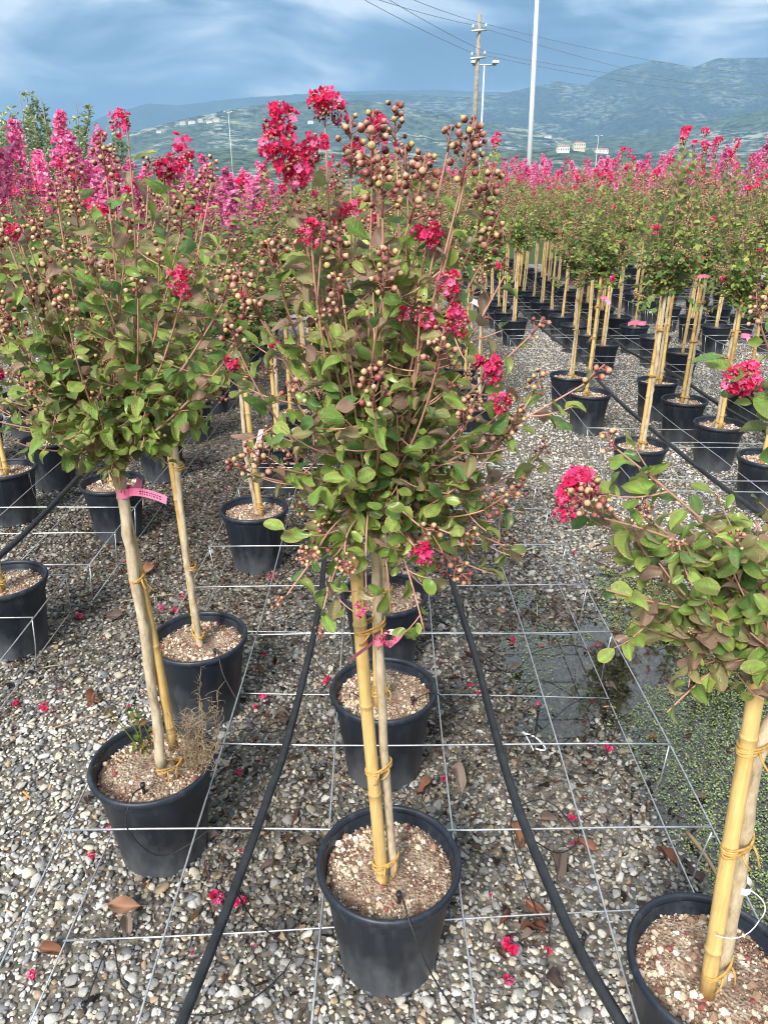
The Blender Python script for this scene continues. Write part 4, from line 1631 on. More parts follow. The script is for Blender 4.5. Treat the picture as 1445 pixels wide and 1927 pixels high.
def build_heroes():
    r = np.random.default_rng(1)
    G = 'potted crape myrtles in the wire-mesh beds'
    # --- the tree in the middle
    loc = (0.010, 1.135, 0.0)
    bt = at_y(736, 1612, 1.13)
    tp = [(0.022, 1.130, SOIL_Z - 0.02), at_y(722, 1400, 1.135), at_y(712, 1200, 1.14), at_y(708, 1080, 1.145), at_y(700, 930, 1.15)]
    sk = ((-0.006, 1.112, SOIL_Z - 0.03), at_y(655, 800, 1.125), 0.0132)
    tips = [
        # big crimson truss on the left top
        T(548, 345, 0.98, t0=0.35, fl=[(552, 322, .97, .014), (532, 292, .97, .016), (562, 300, .98, .015), (510, 268, .97, .014), (528, 222, .98, .017), (576, 292, 1.0, .011), (594, 262, 1.0, .012)], bs=1.0),
        T(612, 240, 1.06, t0=0.4, fl=[(600, 188, 1.06, .013), (624, 184, 1.06, .014), (636, 204, 1.07, .010)], bs=1.1),
        T(706, 262, 1.16, fl=[(706, 226, 1.16, .013), (712, 243, 1.16, .009)]),
        T(842, 285, 1.02, t0=0.35, bs=1.0), T(868, 350, 1.00, t0=.4, bs=1.1), T(882, 310, 1.02, t0=.5, bs=.8),
        T(745, 275, 1.2), T(765, 330, 1.05, bs=1.2), T(700, 350, 1.02, bs=1.2), T(798, 360, 1.1), T(830, 405, 1.02, fl=[(806, 440, 1.02, .016)]),
        T(900, 425, 1.1), T(905, 495, 1.08, bs=1.1), T(660, 335, 1.15), T(632, 372, 1.08, bs=1.1, fl=[(650, 398, 1.09, .014)]), T(585, 440, 0.97, t0=.4, fl=[(588, 428, .97, .012), (574, 432, .97, .009)]),
        T(560, 420, 1.05), T(770, 420, 1.0, bs=1.2), T(720, 410, 1.0, bs=1.1), T(860, 545, .99, fl=[(848, 530, .99, .014), (856, 592, .99, .015), (868, 608, .99, .009)]),
        T(790, 590, .98, fl=[(762, 580, .98, .010), (803, 592, .98, .011)]), T(640, 520, 1.0), T(520, 520, 1.05), T(490, 600, 1.05), T(600, 470, 1.1),
        T(920, 700, 1.0, fl=[(916, 682, .99, .015), (932, 698, .99, .011)]), T(947, 770, .99, fl=[(946, 752, .99, .013)]),
        T(1000, 630, 1.0, bow=0.2, t0=.45, bs=.9), T(1100, 722, .98, bow=0.1, t0=.45, bs=1.2), T(1000, 745, 1.02, bow=.2), T(930, 850, 1.0, bs=1.1),
        T(960, 930, 1.08), T(1010, 860, 1.12, bow=.1), T(705, 775, .93, t0=.35, bs=1.1), T(450, 660, 1.02, bow=.2), T(470, 890, 1.02, bow=.1), T(520, 880, 1.0, bow=.2),
        T(640, 600, .96), T(720, 560, .95), T(820, 700, .94), T(560, 760, .98), T(870, 800, .96), T(540, 1120, 1.02, bow=.1, bs=.8), T(600, 1030, .98, bs=.9),
        T(650, 1050, .96, bs=.8), T(690, 1130, .97, t0=.5, fl=[(680, 1152, .96, .010)], bs=.6), T(790, 990, .97), T(800, 1050, .98, fl=[(798, 1042, .97, .015)], bs=.6), T(870, 1000, 1.05),
        T(840, 1080, 1.06, bs=.6), T(735, 1150, 1.04, t0=.6, bs=.4, fl=[(728, 1208, 1.07, .010)]), T(910, 960, 1.05)]
    tips.append(T(605, 1175, 1.02, bow=.1, bs=.7))
    rr = np.random.default_rng(3)
    for i in range(25):      # dense green skirt
        a = rr.uniform(0, 6.28); q = rr.uniform(0.06, 0.215)
        tips.append({'p': np.array((0.02 + q * math.cos(a) * 1.05, 1.14 + q * math.sin(a) * 0.8, rr.uniform(0.92, 1.17))), 't0': 0.08, 'bud': rr.random() < .2})
    for i in range(9):
        a = rr.uniform(0, 6.28); q = rr.uniform(0.05, 0.20)
        tips.append({'p': np.array((0.005 + q * math.cos(a), 1.15 + q * math.sin(a) * 0.8, rr.uniform(1.2, 1.55))), 't0': 0.15, 'bud': rr.random() < .4})
    root, crown = hero('potted_crape_myrtle', loc, 'tall crape myrtle with crimson trusses in the pot at the centre front', G, tp, (0.0088, 0.0082), sk,
                       [0.30, 0.545, 0.86], tips, 0.90, 1.55, 11, 0, 0.0335, 330, bronze_lo=0.08, bronze_hi=0.46, side=0.9, dense=1.0, bud_p=0.14, tipv=(0, 2, 4, 5))
    # pink tape and white strip on the trunk
    lb = np.asarray(loc)
    c = at_y(712, 1205, 1.122) - lb
    mb = MB()
    ring = [c + np.array((0.0105 * math.cos(t), 0.0105 * math.sin(t), 0.0)) for t in np.linspace(0, 2 * math.pi, 20)]
    ribbon(mb, ring, 0.011, (0, 0, 1))
    e = at_y(660, 1240, 1.06) - lb
    s = c + np.array((-0.010, -0.008, 0))
    ribbon(mb, bez(s, (s + e) / 2 + np.array((0, -0.012, 0.006)), e, 8), 0.016, (0.45, 0, 0.9))
    e = at_y(758, 1188, 1.07) - lb
    s = c + np.array((0.010, -0.008, 0))
    ribbon(mb, bez(s, (s + e) / 2 + np.array((0, -0.01, -0.012)), e, 8), 0.012, (-0.3, 0, 0.95))
    mb.obj('label_tape', M_TAG, root)
    mb = MB()
    s = c + np.array((0.004, -0.004, 0.012)); e = at_y(752, 1195, 1.10) - lb
    ribbon(mb, bez(s, s + np.array((0.012, -0.02, 0.03)), e, 8), 0.014, (0.7, 0.1, 0.6))
    mb.obj('paper_strip', M_WHITE, root)

    # --- the tree on the left
    loc = (-0.570, 1.432, 0.0)
    tp = [at_y(305, 1440, 1.40), at_y(292, 1330, 1.40), at_y(262, 1130, 1.39), at_y(235, 960, 1.39), at_y(222, 830, 1.395)]
    sk = (at_y(329, 1408, 1.424), at_y(203, 800, 1.390), 0.0118)
    tips = [T(240, 240, 1.22, t0=.45, fl=[(224, 222, 1.22, .013)], bs=.8), T(320, 340, 1.3, fl=[(310, 313, 1.3, .014), (328, 308, 1.3, .015)], bs=.8), T(280, 330, 1.35), T(200, 330, 1.35),
            T(380, 400, 1.3), T(340, 440, 1.2), T(300, 500, 1.2), T(430, 480, 1.3), T(345, 545, 1.15, fl=[(335, 520, 1.15, .014), (345, 540, 1.15, .010)], bs=.9), T(420, 570, 1.15, bs=1.1),
            T(440, 660, 1.15, bs=.9, fl=[(437, 680, 1.15, .011)]), T(150, 430, 1.3), T(90, 480, 1.35), T(60, 560, 1.3), T(30, 640, 1.3), T(110, 390, 1.4), T(180, 520, 1.2), T(240, 440, 1.25),
            T(30, 430, 1.45, fl=[(28, 437, 1.45, .016)]), T(130, 610, 1.2), T(20, 520, 1.4, ), T(260, 560, 1.2), T(400, 740, 1.3), T(460, 600, 1.3), T(400, 330, 1.5), T(90, 740, 1.3), T(130, 790, 1.3, bud=False), T(380, 800, 1.35, bud=False)]
    rr = np.random.default_rng(5)
    for i in range(40):
        a = rr.uniform(0, 6.28); q = rr.uniform(0.08, 0.215)
        tips.append({'p': np.array((-0.55 + q * math.cos(a), 1.38 + q * math.sin(a) * 0.9, rr.uniform(1.12, 1.36))), 't0': 0.08, 'bud': rr.random() < .12})
    for i in range(12):
        a = rr.uniform(0, 6.28); q = rr.uniform(0.05, 0.2)
        tips.append({'p': np.array((-0.55 + q * math.cos(a), 1.38 + q * math.sin(a), rr.uniform(1.36, 1.6))), 't0': 0.15, 'bud': rr.random() < .5})
    root, crown = hero('potted_crape_myrtle', loc, 'green-leaved crape myrtle with a pink trunk tape and dried weeds in its pot', G, tp, (0.0118, 0.0110), sk,
                       [0.285, 0.815, 1.07], tips, 1.10, 1.60, 12, 1, 0.0345, 330, bronze_lo=0.03, bronze_hi=0.42, side=0.9, dense=1.15, bud_p=0.11, tipv=(0, 2, 4, 5))
    lb = np.asarray(loc)
    c = at_y(235, 925, 1.39) - lb
    mb = MB()
    ring = [c + np.array((0.0145 * math.cos(t), 0.0145 * math.sin(t), 0.0)) for t in np.linspace(0, 2 * math.pi, 24)]
    ribbon(mb, ring, 0.020, (0.1, 0, 1))
    s = c + np.array((0.012, -0.008, 0.002)); e = at_y(314, 942, 1.30) - lb
    ribbon(mb, bez(s, (s + e) / 2 + np.array((0, -0.005, 0.014)), e, 10), 0.017, (0.2, 0, 1))
    e = at_y(262, 900, 1.42) - lb
    ribbon(mb, bez(s, (s + e) / 2 + np.array((0.012, 0.01, -0.008)), e, 8), 0.015, (-0.75, 0, 0.7))
    tape = mb.obj('label_tape', M_TAG, root)
    # two lines of print on the long end of the tape
    mb = MB()
    q = bez(s, (s + (at_y(314, 942, 1.30) - lb)) / 2 + np.array((0, -0.005, 0.014)), at_y(314, 942, 1.30) - lb, 40)
    rt = np.random.default_rng(8)
    for off in (-0.0028, 0.0022):
        i = 12
        while i < 33:
            w = int(rt.integers(1, 3))
            ribbon(mb, q[i:i + w + 1] + np.array((0, -0.0006, off)), 0.0024, (0.2, 0, 1))
            i += w + 1
    mb.obj('print', M_INK, tape)

    # --- the tree on the right edge
    loc = (0.598, 0.905, 0.0)
    tp = [at_y(1352, 1860, 0.895), at_y(1390, 1650, 0.90), at_y(1425, 1420, 0.905), (0.612, 0.915, 0.88), (0.615, 0.92, 0.98)]
    sk = (at_y(1330, 1878, 0.868), at_y(1452, 1090, 0.89), 0.0138)
    tips = [T(1092, 905, 0.80, bow=0, t0=.5, bud=False, fl=[(1078, 905, .80, .015), (1098, 896, .80, .014), (1066, 942, .80, .014), (1050, 960, .80, .010)]),
            T(1135, 975, .78, bow=0, t0=.3, bs=1.0), T(1160, 845, .80, bow=0, t0=.55, bs=.9), T(1140, 1110, .80, bow=0, t0=.3, bud=False), T(1190, 1170, .80, bow=0, t0=.35, bud=False),
            T(1255, 1340, .84, bow=-.2, t0=.55, bud=False), T(1230, 985, .82, bow=0, bs=.6), T(1300, 965, .86, bud=False), T(1360, 985, .92, bud=False), T(1420, 980, .95, bud=False), T(1240, 1060, .80, bud=False),
            T(1330, 1130, .84, bud=False), T(1290, 1010, .9, bud=False), T(1400, 1010, .88, bud=False), T(1215, 1120, .82, bud=False), T(1370, 1180, .86, bud=False), T(1300, 1190, .80, bs=.3), T(1190, 1000, .84, bud=False),
            T(1402, 728, .80, bow=.0, t0=.25, bud=False, **{'from': at_y(1600, 830, .88)}, fl=[(1384, 712, .80, .014), (1410, 704, .80, .014)]), T(1430, 612, .82, bow=.0, t0=.3, bs=.7, **{'from': at_y(1590, 700, .88)}), T(1440, 1230, .84, bud=False),
            T(1380, 1080, .82, bud=False), T(1260, 1120, .86, bud=False), T(1440, 1130, .82, bud=False)]
    rr = np.random.default_rng(6)
    for i in range(22):
        a = rr.uniform(0, 6.28); q = rr.uniform(0.06, 0.26)
        tips.append({'p': np.array((0.60 + q * math.cos(a), 0.95 + q * math.sin(a), rr.uniform(0.95, 1.12))), 't0': 0.1, 'bud': False})
    for i in range(8):
        a = rr.uniform(-1.2, 1.2); q = rr.uniform(0.03, 0.2)
        tips.append({'p': np.array((0.66 + q * math.cos(a), 0.95 + q * math.sin(a), rr.uniform(1.35, 1.68))), 't0': 0.3})
    root, crown = hero('potted_crape_myrtle', loc, 'crape myrtle cut off by the picture edge with low bronze branches and white trunk tag', G, tp, (0.0120, 0.0100), sk,
                       [0.315, 0.60, 0.80], tips, 1.00, 1.30, 13, 2, 0.032, 310, bronze_lo=0.45, bronze_hi=0.08, side=0.9, dense=1.5, bud_p=.12, tipv=(0, 2, 4))
    lb = np.asarray(loc)
    c = at_y(1398, 1665, 0.898) - lb
    mb = MB()
    ring = [c + np.array((0.0135 * math.cos(t), 0.0135 * math.sin(t), 0.002 * math.sin(t))) for t in np.linspace(0, 2 * math.pi, 24)]
    ribbon(mb, ring, 0.015, (0, 0, 1))
    e = c + np.array((0.03, -0.02, -0.06))
    mb.tube(bez(c + np.array((0.008, -0.012, 0)), c + np.array((0.04, -0.03, -0.01)), e, 8), 0.0012, 5)
    mb.tube(bez(e, e + np.array((-0.02, -0.01, -0.05)), at_y(1345, 1760, .85) - lb, 8), 0.0010, 5)
    mb.obj('trunk_tag', M_WHITE, root)


# ------------------------------------------------------------------ the rows
def build_rows():
    G = 'potted crape myrtles in the wire-mesh beds'
    GP = 'pink crape myrtles at the back of the beds'
    BUDT = [budded_template(200 + i) for i in range(6)]
    PINKT = [pink_template(300, spikes=11), pink_template(301, spikes=5), pink_template(302, spikes=4)]
    r = np.random.default_rng(42)
    placed = {}

    def seq(y0, y1, step, skip=()):
        out = []; y = y0
        while y < y1:
            out.append(y + r.uniform(-0.04, 0.04)); y += step
        return out
    cols = [
        # bed, column phrase, x, budded ys, pink ys, first index
        ('middle bed', 'column by the left path', -0.575, [1.985, 3.02, 3.97] + seq(4.6, 10.6, 0.62), [], 1),
        ('middle bed', 'centre column', 0.005, [1.72, 2.26] + seq(4.1, 10.6, 0.62), [], 1),
        ('middle bed', 'column by the right path', 0.612, [4.76, 5.33] + seq(5.95, 10.6, 0.62), [], 1),
        ('left bed', 'column nearest the path', -1.32, [2.36, 3.34, 4.15, 4.9], seq(5.6, 8.6, 0.72), 0),
        ('left bed', 'second column', -1.915, [3.53, 4.02, 4.6], seq(5.15, 8.6, 0.72), 0),
        ('left bed', 'third column', -2.515, [3.75, 4.4], seq(5.0, 8.6, 0.72), 0),
        ('right bed', 'column nearest the path', 1.43, [3.92, 5.08, 5.62] + seq(8.3, 14.6, 0.60), seq(15.2, 17.5, 0.7), 0),
        ('right bed', 'second column', 2.03, [3.70, 4.33, 4.89, 5.44, 6.92, 7.45] + seq(8.0, 13.6, 0.60), seq(14.2, 17.4, 0.7), 0),
        ('right bed', 'third column', 2.63, [3.95, 4.62, 5.25, 6.54] + seq(7.3, 13.0, 0.62), seq(13.6, 17.0, 0.7), 0),
        ('far right bed', 'column nearest the path', 3.48, seq(7.9, 11.6, 0.68), seq(12.2, 16.8, 0.7), 0),
        ('far right bed', 'second column', 4.08, seq(7.2, 10.4, 0.68), seq(11.0, 16.4, 0.75), 0),
        ('far right bed', 'third column', 4.68, seq(8.2, 9.2, 0.68), seq(9.8, 15.6, 0.75), 0),
        ('far right bed', 'fourth column', 5.45, [], seq(10.2, 15.6, 0.75), 0),
        ('far right bed', 'fifth column', 6.1, [], seq(11.4, 15.6, 0.8), 0),
    ]
    k = 0
    for bed, colname, x, ys, pys, first in cols:
        for i, y in enumerate(list(ys) + list(pys)):
            pink = i >= len(ys)
            xx = x + r.uniform(-0.010, 0.010)
            if bed == 'left bed' and i == 0 and 'nearest' in colname: xx = -1.378
            POT_SPOTS.append((xx, y))
            t = PINKT[int(r.choice(3, p=[.8, .15, .05] if bed == 'left bed' else [.2, .4, .4]))] if pink else BUDT[r.integers(6)]
            sc = r.uniform(0.94, 1.13) if not pink else r.uniform(0.88, 1.12)
            if y < 4.2: sc = r.uniform(0.88, 0.95)
            if bed == 'right bed' and 'nearest' in colname and i == 0: sc = 1.05
            if bed == 'right bed' and colname == 'second column' and i < 2:
                sc = 0.92
            if pink and bed == 'left bed':
                sc = 1.05 if (i == len(ys) and 'third' in colname) else 0.93 if (i == len(ys) and 'second' in colname) else r.uniform(0.79, 0.86)
            kind = 'pink-spired crape myrtle' if pink else 'budding crape myrtle'
            num = ORD[min(i + first, len(ORD) - 1)]
            label = '%s, %s from front, %s, %s' % (kind, num, colname, bed)
            near = y < 6.5
            o = place_template(t, 'potted_crape_myrtle', (xx, y, 0), r.uniform(0, 6.28), sc, near, int(r.integers(4)), label, GP if pink else G)
            placed[(bed, colname, i)] = o
            k += 1
    return placed


def tape_on(root, px, py, Y, matl=None, text=None, end=(45, 15), w=0.017):
    """a tape tied round a stake in one of the rows; end = where the loose end points, in photo pixels"""
    inv = Matrix.Rotation(-root.rotation_euler.z, 4, 'Z') @ Matrix.Translation(-Vector(root.location))
    L = lambda p: np.array(inv @ Vector(p))
    c = L(at_y(px, py, Y)); e = L(at_y(px + end[0], py + end[1], Y - 0.05))
    mb = MB()
    ring = [c + np.array((0.022 * math.cos(t), 0.022 * math.sin(t), 0)) for t in np.linspace(0, 2 * math.pi, 18)]
    ribbon(mb, ring, w * 0.8, (0, 0, 1))
    ribbon(mb, bez(c + (e - c) * 0.1, (c + e) / 2 + np.array((0, 0, 0.012)), e, 8), w, np.cross(e - c, np.array(inv.to_3x3() @ Vector((0, 1, 0)))))
    mb.obj('label_tape', matl or M_TAG, root)


# ------------------------------------------------------------------ wire-mesh frames
MESH_Z = 0.205


def wire(name, pts, parent, rad=0.0024, sides=6):
    mb = MB(); mb.tube(pts, rad, sides)
    return mb.obj(name, M_WIRE, parent)


def build_mesh_bed(name, label, x0, ncell, y0, y1, step, edges=('l', 'r'), far_from=99, seed=0, low=(), legs_to=7.0, fixed=()):
    r = np.random.default_rng(seed)
    cx = x0 + ncell * 0.15
    root = empty(name, (cx, y0, 0))
    tag(root, label, 'wire mesh', 'wire-mesh frames that keep the pots upright')
    X = [x0 + 0.3 * i for i in range(ncell + 1)]

    def sag(x, y):
        return MESH_Z + 0.024 * float(fbm(np.array(x * 1.1 + seed), np.array(y * 1.1), 2, 90 + seed))
    for x in X:
        n = int((y1 - y0) / 0.3) + 2
        pts = [(x - cx + 0.007 * math.sin(t * 2.2 + x * 7), t - y0, sag(x, t)) for t in np.linspace(y0 - 0.05, y1, n)]
        wire('long_wire', pts, root)
    ys = []
    cand = list(fixed)
    y = (cand[-1] + step) if cand else y0
    while y < y1:
        cand.append(y); y += step
    mine = [q for q in POT_SPOTS if X[0] - 0.1 < q[0] < X[-1] + 0.1]
    for i, yy in enumerate(cand):
        for _ in range(6):
            hit = [q for q in mine if abs(q[1] - yy) < 0.140]
            if not hit: break
            q = min(hit, key=lambda t: abs(t[1] - yy))
            yy = q[1] + (0.141 if yy > q[1] else -0.141)
        if [q for q in mine if abs(q[1] - yy) < 0.130] or (ys and abs(yy - ys[-1]) < 0.05):
            continue
        sl = r.uniform(-0.010, 0.014) if not fixed else r.uniform(0.0, 0.012)
        ys.append(yy)
        pts = [(x - cx, yy - y0 + sl * (x - cx) + 0.004 * math.sin(5.3 * x + i * 1.7), sag(x, yy) + 0.0046) for x in np.linspace(X[0] - 0.005, X[-1] + 0.005, 9)]
        wire('cross_wire', pts, root)
    for e in edges:
        x = X[0] if e == 'l' else X[-1]
        sg = -1 if e == 'l' else 1
        for yy in ys:
            if yy > legs_to: continue
            wire('leg', [(x - cx, yy - y0, sag(x, yy)), (x - cx - sg * 0.010, yy - y0 + r.uniform(-.01, .01), 0.10), (x - cx - sg * 0.020 + r.uniform(-.01, .01), yy - y0 + r.uniform(-.015, .015), -0.012)], root, 0.0021)
        pts = [(x - cx - sg * 0.022, t - y0, 0.030 + 0.006 * math.sin(3 * t)) for t in np.linspace(y0, y1, 16)]
        wire('foot_wire', pts, root, 0.0021)
    for yy in low:
        sl = r.uniform(-0.05, 0.06)
        pts = [(x - cx, yy - y0 + sl * (x - cx), 0.034 + 0.004 * math.sin(5 * x)) for x in np.linspace(X[0] + 0.02, X[-1] - 0.02, 8)]
        wire('foot_wire', pts, root, 0.0021)
    return root


def build_wires():
    build_mesh_bed('wire_mesh_frame', 'galvanised wire-mesh frame over the middle bed around the centre front pot', -0.735, 5, 0.73, 10.8, 0.30, ('l', 'r'), seed=1, low=(1.18, 2.02, 2.40), legs_to=5.0, fixed=(0.70, 0.992, 1.290, 1.575, 1.842, 2.118, 2.45, 2.80, 3.17))
    build_mesh_bed('wire_mesh_frame', 'galvanised wire-mesh frame over the left bed beside the dark left pots', -2.67, 5, 2.62, 8.6, 0.30, ('r',), seed=2, legs_to=5.0)
    build_mesh_bed('wire_mesh_frame', 'short galvanised mesh frame round the front pot of the left bed', -2.125, 3, 1.62, 2.55, 0.30, ('r',), seed=5, legs_to=4.0)
    build_mesh_bed('wire_mesh_frame', 'galvanised wire-mesh frame over the right bed of staked trees', 1.28, 5, 3.40, 14.5, 0.30, ('l',), seed=3, legs_to=11)
    build_mesh_bed('wire_mesh_frame', 'galvanised wire-mesh frame over the far right bed behind the pale path', 3.33, 5, 6.9, 14.0, 0.30, ('l',), seed=4, legs_to=11)


def build_pipes():
    def pipe(label, pts, rad, drips, n=60):
        P = spline(pts, n)
        root = empty('irrigation_pipe', P[0])
        tag(root, label, 'irrigation pipe', 'black irrigation pipes along the beds')
        o = P[0]
        mb = MB(); mb.tube(P - o, rad, 14)
        mb.obj('pipe', M_PIPE, root)
        for d in drips:
            q = spline(d, 28) - o
            mb = MB(); mb.tube(q, 0.0017, 6)
            t = mb.obj('drip_tube', M_DRIP, root)
            e = q[-1]
            mb = MB(); mb.tube([e + np.array((0, 0, 0.012)), e + np.array((0, 0, -0.05))], [0.0042, 0.0028], 8)
            mb.tube([e + np.array((0, 0, 0.004)), e + np.array((0, 0, 0.013))], [0.006, 0.006], 8)
            mb.obj('emitter', M_DRIP, t)
    z = MESH_Z + 0.0165
    g = 0.02
    pipe('black irrigation pipe on the mesh between left and centre columns',
         [(-0.40, 0.60, z), (-0.358, 0.84, z), (-0.315, 1.11, z), (-0.283, 1.36, z), (-0.256, 1.61, z), (-0.229, 2.25, z), (-0.24, 2.8, z), (-0.25, 4.5, z), (-0.26, 8, z)], 0.0105,
         [[(-0.316, 1.12, z), (-0.28, 1.12, .12), (-0.20, 1.09, .04), (-0.33, 0.98, .03), (-0.52, 1.0, .06), (-0.60, 1.12, .05), (-0.62, 1.0, g)],
          [(-0.272, 1.46, z), (-0.33, 1.42, .21), (-0.42, 1.32, .17), (-0.52, 1.265, .15), (-0.585, 1.262, .24), (-0.575, 1.30, .30), (-0.57, 1.35, .275)],
          [(-0.262, 1.62, z), (-0.36, 1.70, .16), (-0.47, 1.82, .24), (-0.50, 1.88, .30), (-0.52, 1.92, .268)],
          [(-0.24, 2.0, z), (-0.13, 1.9, .10), (-0.10, 1.75, .22), (-0.09, 1.68, .30), (-0.05, 1.68, .27)]])
    pipe('black irrigation pipe on the mesh between centre and puddle',
         [(0.50, 0.60, z), (0.42, 0.84, z), (0.365, 1.04, z), (0.313, 1.41, z), (0.289, 1.956, z), (0.25, 2.71, z), (0.26, 4.2, z), (0.27, 8, z)], 0.0112,
         [[(0.352, 1.10, z), (0.33, 1.02, .10), (0.28, 0.92, .04), (0.19, 0.90, .07), (0.10, 0.935, .19), (0.055, 0.975, .28), (0.035, 1.03, .306), (0.030, 1.055, .272)],
          [(0.330, 1.25, z), (0.42, 1.3, .12), (0.50, 1.42, .05), (0.44, 1.55, .04), (0.33, 1.45, .06), (0.36, 1.2, .03), (0.45, 1.15, g)],
          [(0.305, 1.6, z), (0.45, 1.75, .10), (0.62, 1.95, .06), (0.72, 1.85, .12), (0.60, 1.65, .05), (0.45, 1.7, .05), (0.5, 1.95, g)],
          [(0.297, 1.8, z), (0.22, 1.78, .16), (0.15, 1.70, .28), (0.11, 1.67, .30), (0.08, 1.68, .27)],
          [(0.29, 2.0, z), (0.42, 2.05, .10), (0.55, 2.25, .05), (0.70, 2.2, .10), (0.74, 2.0, .08), (0.66, 1.75, .05), (0.70, 1.6, g)]])
    pipe('black irrigation pipe lying over the left bed mesh',
         [(-1.62, 2.3, z), (-1.55, 2.7, z), (-1.56, 3.3, z), (-1.60, 4.0, z), (-1.62, 5.0, z), (-1.6, 8, z)], 0.0125,
         [[(-1.56, 3.3, z), (-1.52, 3.28, .10), (-1.62, 3.30, .10), (-1.72, 3.38, .2), (-1.76, 3.45, .3), (-1.78, 3.48, .268)],
          [(-1.58, 3.75, z), (-1.52, 3.7, .12), (-1.44, 3.5, .2), (-1.40, 3.42, .3), (-1.38, 3.39, .268)]])
    pipe('nearer black irrigation pipe lying over the right bed mesh',
         [(1.72, 3.0, z), (1.68, 3.6, z), (1.66, 4.3, z), (1.65, 5.0, z), (1.68, 5.8, z), (1.75, 6.6, z), (1.70, 8.0, z), (1.72, 13.5, z)], 0.0125,
         [[(1.66, 4.4, z), (1.58, 4.3, .12), (1.52, 4.1, .2), (1.50, 4.02, .3), (1.48, 3.98, .268)]])
    pipe('farther black irrigation pipe lying over the right bed mesh',
         [(2.40, 3.2, z), (2.36, 4.0, z), (2.32, 5.0, z), (2.34, 6.0, z), (2.26, 6.9, z), (2.30, 7.8, z), (2.34, 13.0, z)], 0.0125,
         [[(2.34, 4.6, z), (2.25, 4.6, .12), (2.15, 4.45, .2), (2.11, 4.42, .3), (2.09, 4.40, .268)]])


# ------------------------------------------------------------------ small things on the ground
def ground_pt(px, py, dz=0.012):
    p = at_z(px, py, 0.0)
    p = at_z(px, py, float(ground_z(p[0], p[1])) + dz)
    return p


